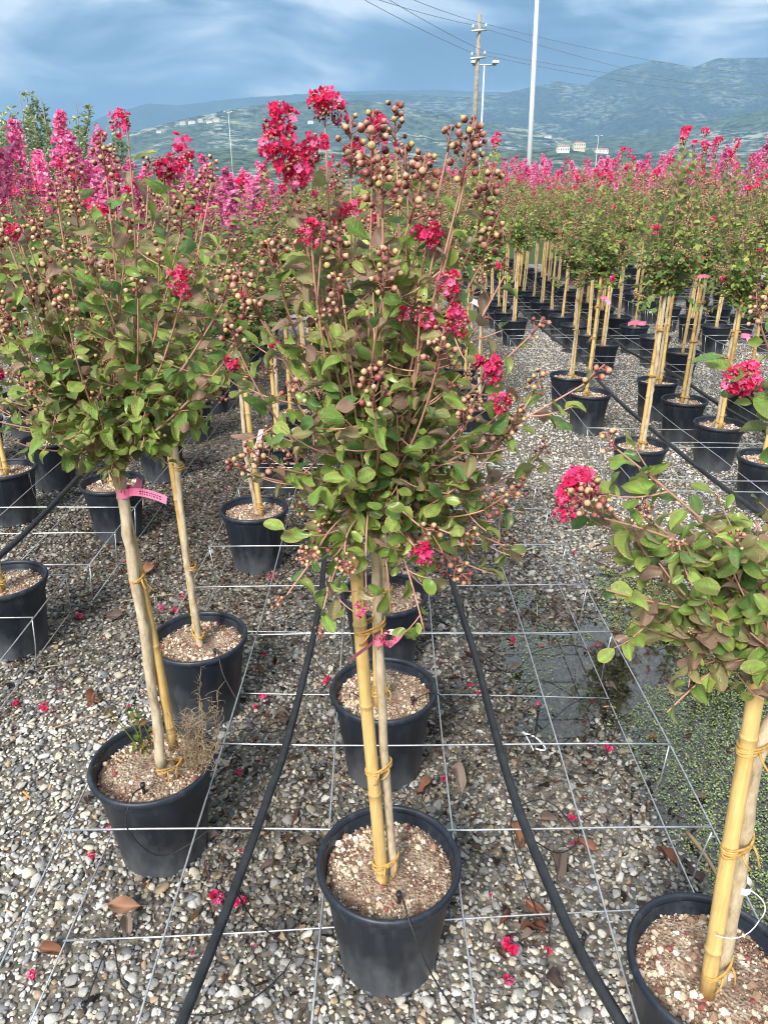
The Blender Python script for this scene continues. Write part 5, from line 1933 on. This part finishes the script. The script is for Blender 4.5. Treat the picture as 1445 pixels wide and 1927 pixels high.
def build_small():
    r = np.random.default_rng(77)
    V, f, E, A = leaf_template(7, 10, 0.5, 0.35, 0.10, 0.46, 9)
    dry = []
    for i, c in enumerate([(0.30, 0.145, 0.085), (0.20, 0.09, 0.06), (0.36, 0.20, 0.13), (0.12, 0.085, 0.075), (0.26, 0.20, 0.17)]):
        V2, f2, E2, A2 = leaf_template(7, 10, [0.5, 0.9, -0.5, 0.2, 0.6][i], [0.5, 0.8, 0.3, 0.25, 0.9][i], 0.12, [0.48, 0.42, 0.5, 0.55, 0.46][i], 20 + i)
        mb = MB(); mb.add(V2, f2, np.array(c) * (1 - 0.25 * E2[:, None]) * (1 + 0.3 * (A2[:, None] < .1)))
        mb.tube([(0, -0.2, 0.02), (0, 0, 0)], [0.012, 0.014], 4, np.array(c) * 0.7)
        dry.append(mb.mesh('fallen_leaf', M_DRY))
    spots = [(1035, 1605, 55), (1120, 1603, 45), (1285, 1620, 48), (1235, 1598, 40), (990, 1695, 45), (940, 1740, 45), (1025, 1755, 50), (960, 1550, 45), (850, 1445, 55), (812, 1468, 45),
             (180, 1300, 45), (170, 1318, 35), (232, 1158, 40), (300, 1065, 40), (560, 1128, 30), (520, 1345, 35), (538, 1335, 40), (562, 1590, 38), (415, 1572, 25), (265, 1705, 50), (240, 1720, 40),
             (75, 1785, 40), (165, 1515, 35), (1050, 1545, 40), (1060, 1860, 40), (700, 1180, 30), (1240, 1210, 40), (1238, 1395, 30), (1330, 1435, 45), (1010, 1760, 30), (640, 1340, 28), (660, 1760, 30), (515, 1620, 28),
             (1160, 1300, 28), (955, 1150, 26), (960, 1260, 28), (480, 1255, 26), (420, 1100, 24), (1300, 1500, 30), (905, 1600, 30)]
    for i, (px, py, s) in enumerate(spots):
        p = ground_pt(px, py, 0.020)
        d = np.linalg.norm(p - np.array((0, 0, CAM_H)))
        a = r.uniform(0, 6.28)
        Rm = frames(np.array([(math.cos(a), math.sin(a), r.uniform(-.15, .25))]), np.array([(r.normal() * .3, r.normal() * .3, 1.0)]))[0]
        o = link('fallen_leaf', dry[int(r.integers(5))], None, m4(p, Rm, s * d / F * 0.95))
        lab = {0: 'largest pinkish brown fallen leaf beside the black pipe near the right pot', 1: 'pale brown fallen leaf right of the largest one by the pipe', 2: 'round grey-brown fallen leaf beside the broken dry stick',
               4: 'greyish fallen leaf left of the pipe near the centre pot', 6: 'brown fallen leaf under the front wire right of the centre pot', 8: 'brown fallen leaf behind the centre pot on its right',
               10: 'curled reddish fallen leaf left of the weedy pot', 12: 'dark fallen leaf on the gravel left of the pink-taped trunk', 19: 'crumpled orange-brown leaf in front of the weedy pot', 21: 'brown leaf at the front left corner of the mesh',
               26: 'brown fallen leaf floating on the green duckweed'}.get(i, 'small dry brown leaf fallen on the gravel')
        tag(o, lab, 'leaf', 'dry leaves fallen on the gravel')
    # fallen crimson flowers
    fl = []
    for i in range(3):
        rr = np.random.default_rng(40 + i); mb = MB()
        add_flower(mb, (0, 0, 0.004), (0, 0, 1), 0.011, rr, CRIMSON, 42, PETAL_MD, 0, 0.6, psize=0.0075)
        fl.append(mb.mesh('fallen_flower', M_PETAL))
    spots = [(85, 1332), (30, 1325), (405, 1690), (453, 1700), (512, 1085), (1020, 1218), (1012, 1325), (958, 1785), (1030, 1790), (885, 1290), (905, 1302), (345, 1122), (352, 1040), (270, 1100), (240, 1330), (60, 1835),
             (955, 1845), (1142, 1410), (835, 1465), (1076, 1540), (498, 1232), (495, 1310), (615, 1280), (205, 1560), (480, 1330), (150, 1160), (330, 1150), (305, 1145), (1080, 1040), (1155, 1050), (440, 1020), (400, 1180), (965, 1205), (450, 1455), (175, 1610)]
    for i, (px, py) in enumerate(spots):
        p = ground_pt(px, py, 0.016)
        a = r.uniform(0, 6.28)
        Rm = frames(np.array([(math.cos(a), math.sin(a), 0.1)]), np.array([(r.normal() * .3, r.normal() * .3, 1.0)]))[0]
        o = link('fallen_flower', fl[int(r.integers(3))], None, m4(p, Rm, r.uniform(0.55, 1.15) * (1.3 if i in (0, 2, 3, 7) else 0.8)))
        lab = {0: 'bright crimson flower lying on pale gravel at the left edge', 2: 'crimson flower lying left of the pipe before the weedy pot', 3: 'crimson flower lying against the pipe before the weedy pot',
               5: 'crimson flower floating at the edge of the puddle', 7: 'crimson petals right of the centre pot near the front wire'}.get(i, 'small bunch of crimson petals fallen on the gravel')
        tag(o, lab, 'petals', 'crimson petals fallen on the gravel')
    # loose petals too many to count
    n = 900
    n = 320
    x = rng.uniform(-2.4, 0.9, n); y = rng.uniform(0.9, 4.6, n)
    w = np.exp(-((x + 0.95) / 0.5) ** 2) * (y > 1.9) + 0.25
    k = rng.random(n) < w; x, y = x[k], y[k]; n = len(x)
    mb = MB()
    c = CRIMSON[rng.integers(0, 5, n)] * rng.uniform(0.45, 0.9, (n, 1))
    z = ground_z(x, y) + 0.016
    a = rng.uniform(0, 6.28, n)
    Rm = frames(np.column_stack([np.cos(a), np.sin(a), np.zeros(n)]), np.column_stack([rng.normal(0, .4, n), rng.normal(0, .4, n), np.ones(n)]))
    mb.add_many(PETAL_LO[0], PETAL_LO[1], np.column_stack([x, y, z]), Rm, rng.uniform(0.006, 0.012, n), np.repeat(c[:, None, :], 9, 1))
    tag(mb.obj('petal_litter', M_PETAL), 'small faded petals scattered over the gravel', 'petals', kind='stuff')
    # twigs, straw and plastic scraps
    def stick(name, label, a, b, rad, col, cat, bow=0.01):
        a = ground_pt(*a, 0.022); b = ground_pt(*b, 0.022)
        mid = (a + b) / 2 + np.array((bow, bow * .6, 0.004))
        P = bez(a, mid, b, 9)
        mb = MB(); mb.tube(P - a, rad * np.linspace(1, 0.7, 9) * (1 + 0.08 * r.normal(size=9)), 8, col)
        o = mb.obj(name, M_STRAW); o.location = a
        tag(o, label, cat)
    stick('dry_stick', 'broken dry stick beside the mesh leg near the puddle', (1292, 1566), (1352, 1655), 0.0060, (0.34, 0.25, 0.16), 'stick')
    stick('dry_stick', 'long thin stick on the gravel left of the weedy pot', (95, 1372), (190, 1342), 0.0026, (0.36, 0.27, 0.19), 'stick')
    stick('bamboo_splinter', 'small yellow bamboo splinter on the gravel at the left', (45, 1490), (58, 1503), 0.0036, (0.55, 0.33, 0.10), 'splinter', 0)
    stick('bamboo_splinter', 'yellow bamboo splinter in the puddle by the algae', (1233, 1308), (1240, 1290), 0.0038, (0.50, 0.36, 0.12), 'splinter', 0)
    stick('straw_stalk', 'straw stalk lying behind the left trunk', (228, 1132), (330, 1118), 0.0018, (0.48, 0.36, 0.18), 'straw')
    stick('straw_stalk', 'short straw on the gravel by the left mesh leg', (85, 1256), (115, 1252), 0.0020, (0.50, 0.36, 0.20), 'straw')
    stick('straw_stalk', 'straw piece at the lower end of the puddle', (1135, 1330), (1158, 1333), 0.0028, (0.45, 0.30, 0.14), 'straw')

    def scrap(label, pix, w, Z=0.024, matl=None):
        P = np.array([ground_pt(x, y, Z + 0.004 * math.sin(3 * i)) for i, (x, y) in enumerate(pix)])
        o0 = P[0].copy()
        q = spline(P, 16) - o0
        mb = MB(); ribbon(mb, q, w, (0.5, 0.6, 0.5))
        o = mb.obj('plastic_scrap', matl or M_WHITE); o.location = o0
        md = o.modifiers.new('thick', 'SOLIDIFY'); md.thickness = 0.0012
        tag(o, label, 'plastic scrap')
    scrap('bent white plastic strip on the gravel below the puddle', [(982, 1378), (1008, 1388), (1026, 1408), (1020, 1412), (1005, 1408)], 0.005)
    scrap('short white plastic strip beside the bent one', [(984, 1376), (995, 1395), (1003, 1412)], 0.005)
    pale = simple('pale_leaf_blade', (0.50, 0.55, 0.34), 0.6)
    scrap('pale flat leaf blade at the head of the puddle', [(970, 1042), (992, 1034), (1010, 1029)], 0.010, matl=pale)
    scrap('thin pale leaf blade standing by the puddle', [(1011, 1158), (1010, 1148), (1011, 1136)], 0.005, matl=pale)
    scrap('curved pale blade floating in the puddle', [(1030, 1308), (1048, 1296), (1072, 1288)], 0.004, matl=pale)

    # dried weed in the left pot
    base = np.array((-0.570, 1.432, 0))
    root = empty('dried_weed', base + np.array((0.06, 0.0, SOIL_Z)))
    tag(root, 'straw-coloured dried weed growing in the pot of the pink-taped tree', 'weed')
    mb = MB()
    rr = np.random.default_rng(9)
    for i in range(22):     # wiry main stems
        a = np.array((rr.uniform(-.01, .06), rr.uniform(-.03, .05), -0.005))
        e = a + np.array((rr.normal(0.025, .035), rr.normal(0.0, .03), rr.uniform(0.06, 0.25)))
        P = bez(a, (a + e) / 2 + rr.normal(size=3) * 0.02, e, 9)
        mb.tube(P, np.linspace(0.0012, 0.0005, 9), 3, (0.42, 0.31, 0.19), cap=False)
        for k in range(26):
            s = P[rr.integers(2, 9)]
            d = rr.normal(size=3) * np.array((1, 1, .8)); L = rr.uniform(0.012, 0.034)
            q = bez(s, s + norm(d) * L * .6 + rr.normal(size=3) * .008, s + norm(d + rr.normal(size=3) * .9) * L, 5)
            mb.tube(q, np.linspace(0.0007, 0.0004, 5), 3, np.array((0.46, 0.35, 0.22)) * rr.uniform(.75, 1.25), cap=False)
    mb.obj('stems', M_STRAW, root)
    root = empty('green_weed', base + np.array((-0.03, 0.06, SOIL_Z)))
    tag(root, 'half-withered green weed behind the trunk of the pink-taped tree', 'weed')
    mb = MB(); st = MB()
    for i in range(5):
        a = np.array((rr.uniform(-.03, .03), rr.uniform(-.03, .02), 0)); e = a + np.array((rr.normal(-0.015, .03), rr.normal(0, .02), rr.uniform(.08, .20)))
        P = bez(a, (a + e) / 2 + rr.normal(size=3) * .015, e, 7)
        st.tube(P, np.linspace(0.0016, .0008, 7), 5, (0.20, 0.22, 0.06), cap=False)
        n = 7
        pp = P[rr.integers(1, 7, n)]; D = rr.normal(size=(n, 3)); U = rr.normal(size=(n, 3)) + np.array((0, -.5, 1.0))
        c = np.array([(0.16, 0.28, 0.04), (0.22, 0.24, 0.05), (0.30, 0.20, 0.07), (0.20, 0.13, 0.06)])[rr.integers(0, 4, n)]
        mb.add_many(LEAF_HI[0][0], LEAF_HI[0][1], pp, frames(D, U), rr.uniform(.014, .026, n), np.repeat(c[:, None, :], 40, 1))
    mb.obj('leaves', M_LEAF, root); st.obj('stems', M_STRAW, root)


# ------------------------------------------------------------------ poles, cables, houses, far trees
def build_background():
    # wooden power pole
    Yp = 48.0
    b = at_y(886, 362, Yp); t = at_y(888, 28, Yp)
    root = empty('power_pole', (b[0], Yp, 0)); tag(root, 'weathered wooden power pole with two crossarms carrying cables', 'pole')
    H = t[2]
    mb = MB(); mb.tube([(0, 0, -0.3), (0.03, 0, H * .5), (0.06, 0, H)], [0.175, 0.145, 0.115], 14)
    mb.obj('pole', M_WOODPOLE, root)
    ends = []
    for dz in (0.75, 2.05):
        mb = MB()
        c = np.array((0.06, -0.17, H - dz)); ax = norm(np.array((1.0, 0.7, 0.18)))
        e0, e1 = c - ax * 0.55, c + ax * 0.55
        mb.tube([e0, e1], 0.055, 8)
        arm = mb.obj('crossarm', M_STEELPOLE, root)
        for e in (e0 + ax * .08, e1 - ax * .08):
            mb = MB(); mb.tube([e, e + np.array((0, 0, 0.12)), e + np.array((0, 0, 0.14)), e + np.array((0, 0, .30))], [0.03, 0.03, 0.075, 0.05], 10)
            mb.obj('insulator', M_CERAMIC, arm)
            ends.append(np.array((b[0], Yp, 0)) + e + np.array((0, 0, 0.28)))
    # cables: from the near upper left through the pole to the far right
    for i, (e, l, rgt, lab) in enumerate([
            (ends[0], (690, -8), (1500, 185), 'upper front cable of the power line crossing the sky'),
            (ends[1], (760, -8), (1500, 140), 'upper rear cable of the power line crossing the sky'),
            (ends[2], (672, -8), (1500, 178), 'lowest cable of the power line crossing the sky'),
            (ends[3], (720, -8), (1500, 160), 'lower rear cable of the power line crossing the sky')]):
        A = at_y(l[0], l[1], 36.0); B = at_y(rgt[0], rgt[1], 92.0)
        P1 = bez(A, (A + e) / 2 - np.array((0, 0, 0.15)), e, 12)
        P2 = bez(e, (B + e) / 2 - np.array((0, 0, 1.3)), B, 24)
        P = np.vstack([P1, P2[1:]])
        mb = MB(); mb.tube(P - e, 0.013, 5)
        o = mb.obj('power_cable', M_CABLE); o.location = e
        tag(o, lab, 'cable', 'cables of the power line')
    # tall tapered pole
    Yq = 26.0
    a = at_y(995, 362, Yq); c = at_y(1013, -60, Yq)
    root = empty('tall_mast', (a[0], Yq, 0)); tag(root, 'tall pale tapered steel mast running out of the picture top', 'mast')
    mb = MB(); mb.tube([(0, 0, -0.2), (c[0] - a[0] if False else 0.0, 0, c[2])], [0.098, 0.056], 18)
    shaft = mb.obj('shaft', M_STEELPOLE, root)
    shaft.rotation_euler = (0, math.atan2((c[0] - a[0]), c[2]), 0)
    mb = MB(); mb.tube([(0, 0, -0.15), (0, 0, 0.25)], [0.16, 0.15], 18); mb.obj('collar', M_STEELPOLE, root)

    # lamp mast behind the pole
    def lamp(px, py, Y, label, w, heads):
        bb = at_y(px, 362, Y); tt = at_y(px, py, Y)
        rt = empty('floodlight_mast', (bb[0], Y, 0)); tag(rt, label, 'lamp mast')
        m = MB(); m.tube([(0, 0, -0.2), (0, 0, tt[2])], [w, w * .6], 10); m.obj('mast', M_STEELPOLE, rt)
        m = MB(); m.tube([(-w * 9, 0, tt[2]), (w * 9, 0, tt[2])], w * .6, 8); bar = m.obj('crossbar', M_STEELPOLE, rt)
        for k in range(heads):
            x = -w * 8 + 16 * w * k / max(1, heads - 1)
            m = MB(); m.box(x - w * 2.4, x + w * 2.4, -w * 5, w * 1.5, tt[2] + w * 0.8, tt[2] + w * 2.4); m.obj('lamp_head', M_CERAMIC, bar, smooth=False)
    lamp(900, 122, 85.0, 'slim floodlight mast standing just behind the wooden power pole', 0.13, 2)
    lamp(441, 212, 120.0, 'distant street lamp with two arms before the left hillside', 0.06, 2)
    lamp(1115, 256, 110.0, 'small dark lamp post above the pink trees on the right', 0.045, 2)

    # houses
    from mathutils.bvhtree import BVHTree
    trees = [BVHTree.FromPolygons([v.co for v in o.data.vertices], [p.vertices for p in o.data.polygons]) for o in HILLS]

    def house(px, py, Y, w, d, h, label, wallm, hip=True, nwin=4, floors=2, rz=0.0):
        dv = Vector(ray(px, py)).normalized()
        hits = [t.ray_cast(Vector((0, 0, CAM_H)), dv)[0] for t in trees]
        hits = [q for q in hits if q is not None]
        p = min(hits, key=lambda q: q.length) if hits else Vector(at_y(px, py, Y))
        k = p.y / Y
        w, d, h = w * k * 0.8, d * k * 0.8, h * k * 0.8
        Y = p.y
        rt = empty('house', (p[0], Y, p[2]), rz); tag(rt, label, 'house', 'far buildings at the foot of the hills')
        m = MB(); m.box(-w / 2, w / 2, -d / 2, d / 2, -6, h); m.obj('wall', wallm, rt, smooth=False)
        m = MB(); o = 0.5; rh = min(w, d) * 0.20
        if hip:
            v = [(-w / 2 - o, -d / 2 - o, h), (w / 2 + o, -d / 2 - o, h), (w / 2 + o, d / 2 + o, h), (-w / 2 - o, d / 2 + o, h), (-w / 4, 0, h + rh), (w / 4, 0, h + rh)]
            m.add(v, [(0, 1, 5, 4), (1, 2, 5), (2, 3, 4, 5), (3, 0, 4), (3, 2, 1, 0)])
        else:
            v = [(-w / 2 - o, -d / 2 - o, h), (w / 2 + o, -d / 2 - o, h), (w / 2 + o, d / 2 + o, h), (-w / 2 - o, d / 2 + o, h), (-w / 2 - o, 0, h + rh), (w / 2 + o, 0, h + rh)]
            m.add(v, [(0, 1, 5, 4), (1, 2, 5), (2, 3, 4, 5), (3, 0, 4), (3, 2, 1, 0)])
        m.obj('roof', M_ROOF if h > 4.9 or floors > 1 else M_WPLASTER, rt, smooth=False)
        for fl in range(floors):
            for k in range(nwin):
                x = -w / 2 + w * (k + 0.5) / nwin; z = h * (fl + 0.5) / floors
                m = MB(); m.box(x - w * .035, x + w * .035, -d / 2 - 0.12, -d / 2 + 0.05, z - h * .13 / floors * 1.4, z + h * .13 / floors * 1.4); m.obj('window', M_DARKGLASS, rt, smooth=False)
    Yh = 760.0
    house(1088, 283, Yh, 13, 9, 7.5, 'cream two-storey villa at the foot of the hills', M_PLASTER, True, 5, 2)
    house(1058, 286, Yh + 15, 14, 9, 5.2, 'long white house left of the cream villa', M_WPLASTER, False, 5, 1)
    house(1130, 287, Yh - 30, 14, 10, 2.6, 'low white shed right of the cream villa', M_WPLASTER, False, 4, 1)
    house(1030, 259, 1500, 15, 10, 4.0, 'small white house on the terraced slope above the villa', M_WPLASTER, False, 4, 1)
    for i, (px, py) in enumerate([(300, 250), (345, 234), (362, 232), (378, 229), (395, 231), (408, 228)]):
        house(px, py, 2500 + 12 * i, 18 + 4 * (i % 3), 14, 7 + (i % 2) * 2, ['lone pale farmhouse low on the left slope', 'first pale house of the hamlet on the left slope', 'second pale house of the hamlet on the left slope', 'third pale house of the hamlet on the left slope',
              'fourth pale house of the hamlet on the left slope', 'last pale house of the hamlet beside the lamp'][i], [M_WPLASTER, M_PLASTER][i % 2], True, 3, 1)
    for px, py, Y, lab in ((585, 232, 2300, 'pale farmhouse half hidden behind the crimson trusses'), (1000, 230, 3000, 'white house high on the middle slope')):
        house(px, py, Y, 20, 14, 7, lab, M_WPLASTER, True, 3, 1)

    # young silver-leaved poplars at the far left
    def poplar(seed):
        r = np.random.default_rng(seed)
        mb = MB(); tr = MB()
        H = 3.3
        tr.tube([(0, 0, 0), (0.02, 0, H * .6), (0, 0, H)], [0.035, 0.02, 0.006], 8, (0.25, 0.22, 0.17))
        P = []; D = []; U = []; S = []; C = []
        for i in range(26):
            z0 = r.uniform(0.5, H * 0.86); a = r.uniform(0, 6.28)
            L = (H - z0) * 0.45 + 0.25
            e = np.array((math.cos(a) * L * 0.36, math.sin(a) * L * 0.36, z0 + L))
            q = bez((0, 0, z0), (math.cos(a) * L * .3, math.sin(a) * L * .3, z0 + L * .4), e, 8)
            tr.tube(q, np.linspace(0.008, 0.003, 8), 4, (0.25, 0.24, 0.16), cap=False)
            for k in range(60):
                t = r.uniform(0.05, 1); p = q[min(7, int(t * 8))] + r.normal(size=3) * 0.018
                d = norm(np.array((math.cos(r.uniform(0, 6.28)), math.sin(r.uniform(0, 6.28)), 0.6)))
                P.append(p); D.append(d); U.append(r.normal(size=3) + np.array((0, -0.4, 0.8))); S.append(r.uniform(0.05, 0.085))
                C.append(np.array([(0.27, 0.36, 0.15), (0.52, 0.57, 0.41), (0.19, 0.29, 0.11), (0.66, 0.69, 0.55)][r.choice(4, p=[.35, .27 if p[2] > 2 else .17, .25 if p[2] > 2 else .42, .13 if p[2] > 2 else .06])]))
        P = np.array(P); S = np.array(S)
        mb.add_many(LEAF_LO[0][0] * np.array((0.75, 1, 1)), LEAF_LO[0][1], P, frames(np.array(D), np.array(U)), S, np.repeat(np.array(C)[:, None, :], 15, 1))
        return tr.mesh('trunk', M_TWIG), mb.mesh('crown', M_LEAF_FAR)
    pm = [poplar(1), poplar(2), poplar(3)]
    rp = np.random.default_rng(4)
    for i, (px, py, Y) in enumerate([(-25, 195, 12.5), (36, 168, 12.0), (78, 182, 12.0), (108, 212, 12.6), (143, 190, 12.2), (62, 215, 11.2), (200, 232, 13.0), (165, 240, 12.0), (118, 235, 11.4), (20, 225, 11.5)]):
        p = at_y(px, py, Y); s = p[2] / 3.32
        rt = empty('young_poplar', (p[0], Y, 0), rp.uniform(0, 6)); rt.scale = (1, 1, 1)
        tag(rt, 'silvery young poplar behind the pink trees, %s from the left edge' % ORD[[0, 2, 4, 5, 7, 3, 9, 8, 6, 1][i]], 'tree', 'young poplars behind the pink trees')
        mt = Matrix.Diagonal((s * 1.1, s * 1.1, s, 1))
        a, bb = pm[i % 3]
        link('trunk', a, rt, mt); tag(link('crown', bb, rt, mt), kind='stuff')
    # pale spiky grass tuft behind the main tree
    c = at_y(806, 340, 9.5)
    rt = empty('spiky_grass', (c[0], 11.4, 0)); tag(rt, 'pale green spiky ornamental grass behind the main tree', 'grass')
    mb = MB(); rg = np.random.default_rng(12)
    for i in range(420):
        a = rg.uniform(0, 6.28); q = rg.uniform(0.05, 0.42)
        e = np.array((math.cos(a) * q, math.sin(a) * q, rg.uniform(1.5, 2.08) - q * .5))
        P = bez((0, 0, rg.uniform(0.7, 1.3)), (e[0] * .3, e[1] * .3, e[2] * .95), e, 5)
        mb.tube(P, [0.008, 0.008, 0.007, 0.005, 0.002], 3, np.array((0.22, 0.30, 0.17)) * rg.uniform(.7, 1.3), cap=False)
    mb.tube([(0, 0, 0), (0, 0, 1.3)], [0.06, 0.05], 8, (0.2, 0.15, 0.1))
    mb.obj('blades', M_LEAF_FAR, rt)


def build_haze():
    m = bpy.data.materials.new('haze'); m.use_nodes = True
    nt = m.node_tree; nt.nodes.clear()
    out = N(nt, 'ShaderNodeOutputMaterial')
    pv = N(nt, 'ShaderNodeVolumePrincipled', inp={'Color': (0.38, 0.66, 1.0, 1), 'Density': 0.00015, 'Anisotropy': 0.0})
    nt.links.new(pv.outputs[0], out.inputs['Volume'])
    mb = MB(); top = max(max(v.co.z for v in o.data.vertices) for o in HILLS) + 15
    mb.box(-11500, 11500, -600, 11500, -1.3, top)
    o = mb.obj('haze', m, smooth=False)
    tag(o, 'pale blue haze between the nursery and the hills', 'haze', kind='stuff')


# ------------------------------------------------------------------ assemble
random.seed(3)
build_hills()
POT_SPOTS += [(0.010, 1.135), (-0.570, 1.432), (0.598, 0.905)]
rows = build_rows()
build_heroes()
build_gravel()
build_litter()
build_puddle()
build_wires()
build_pipes()


def build_tapes():
    L3 = rows[('middle bed', 'column by the left path', 1)]
    # pale tape with printed number on the third tree of the left column
    inv = Matrix.Rotation(-L3.rotation_euler.z, 4, 'Z') @ Matrix.Translation(-Vector(L3.location))
    a = at_y(492, 808, 2.94); b = at_y(480, 872, 2.94)
    mb = MB()
    n = 10
    P = bez(a, (a + b) / 2 + np.array((-0.004, -0.012, 0)), b, n)
    ribbon(mb, P, 0.021, (1, 0, 0.2))
    me = mb.mesh('label_tape', M_TAGPALE)
    t = link('label_tape', me, L3, inv)
    cu = bpy.data.curves.new('number', 'FONT'); cu.body = '10453'; cu.size = 0.020; cu.align_x = 'CENTER'; cu.align_y = 'CENTER'; cu.space_character = 1.55
    cu.materials.append(M_INK)
    tmp = bpy.data.objects.new('number_text', cu)
    nm = bpy.data.meshes.new_from_object(tmp); bpy.data.objects.remove(tmp)
    if not nm.materials: nm.materials.append(M_INK)
    o = link('number', nm, t)
    x = Vector(b - a).normalized(); nrm = Vector((0, -1, 0.25)); nrm = (nrm - x * nrm.dot(x)).normalized(); y = nrm.cross(x)
    c = Vector((a + b) / 2 + np.array((-0.002, -0.013, 0)))
    o.matrix_local = Matrix(((x.x, y.x, nrm.x, c.x), (x.y, y.y, nrm.y, c.y), (x.z, y.z, nrm.z, c.z), (0, 0, 0, 1)))
    tape_on(rows[('right bed', 'column nearest the path', 0)], 1207, 608, 3.86, end=(-26, 2), w=0.02)
    tape_on(rows[('middle bed', 'column by the right path', 0)], 884, 566, 4.7, matl=M_TAGPALE, end=(18, 8), w=0.03)
    tape_on(rows[('right bed', 'column nearest the path', 1)], 1135, 560, 5.0, end=(12, 12), w=0.02)
    tape_on(rows[('right bed', 'second column', 2)], 1318, 520, 4.8, end=(14, 2), w=0.02)
    tape_on(rows[('right bed', 'second column', 0)], 1402, 632, 3.6, end=(8, 12), w=0.02)


build_tapes()
build_small()
build_background()
build_haze()
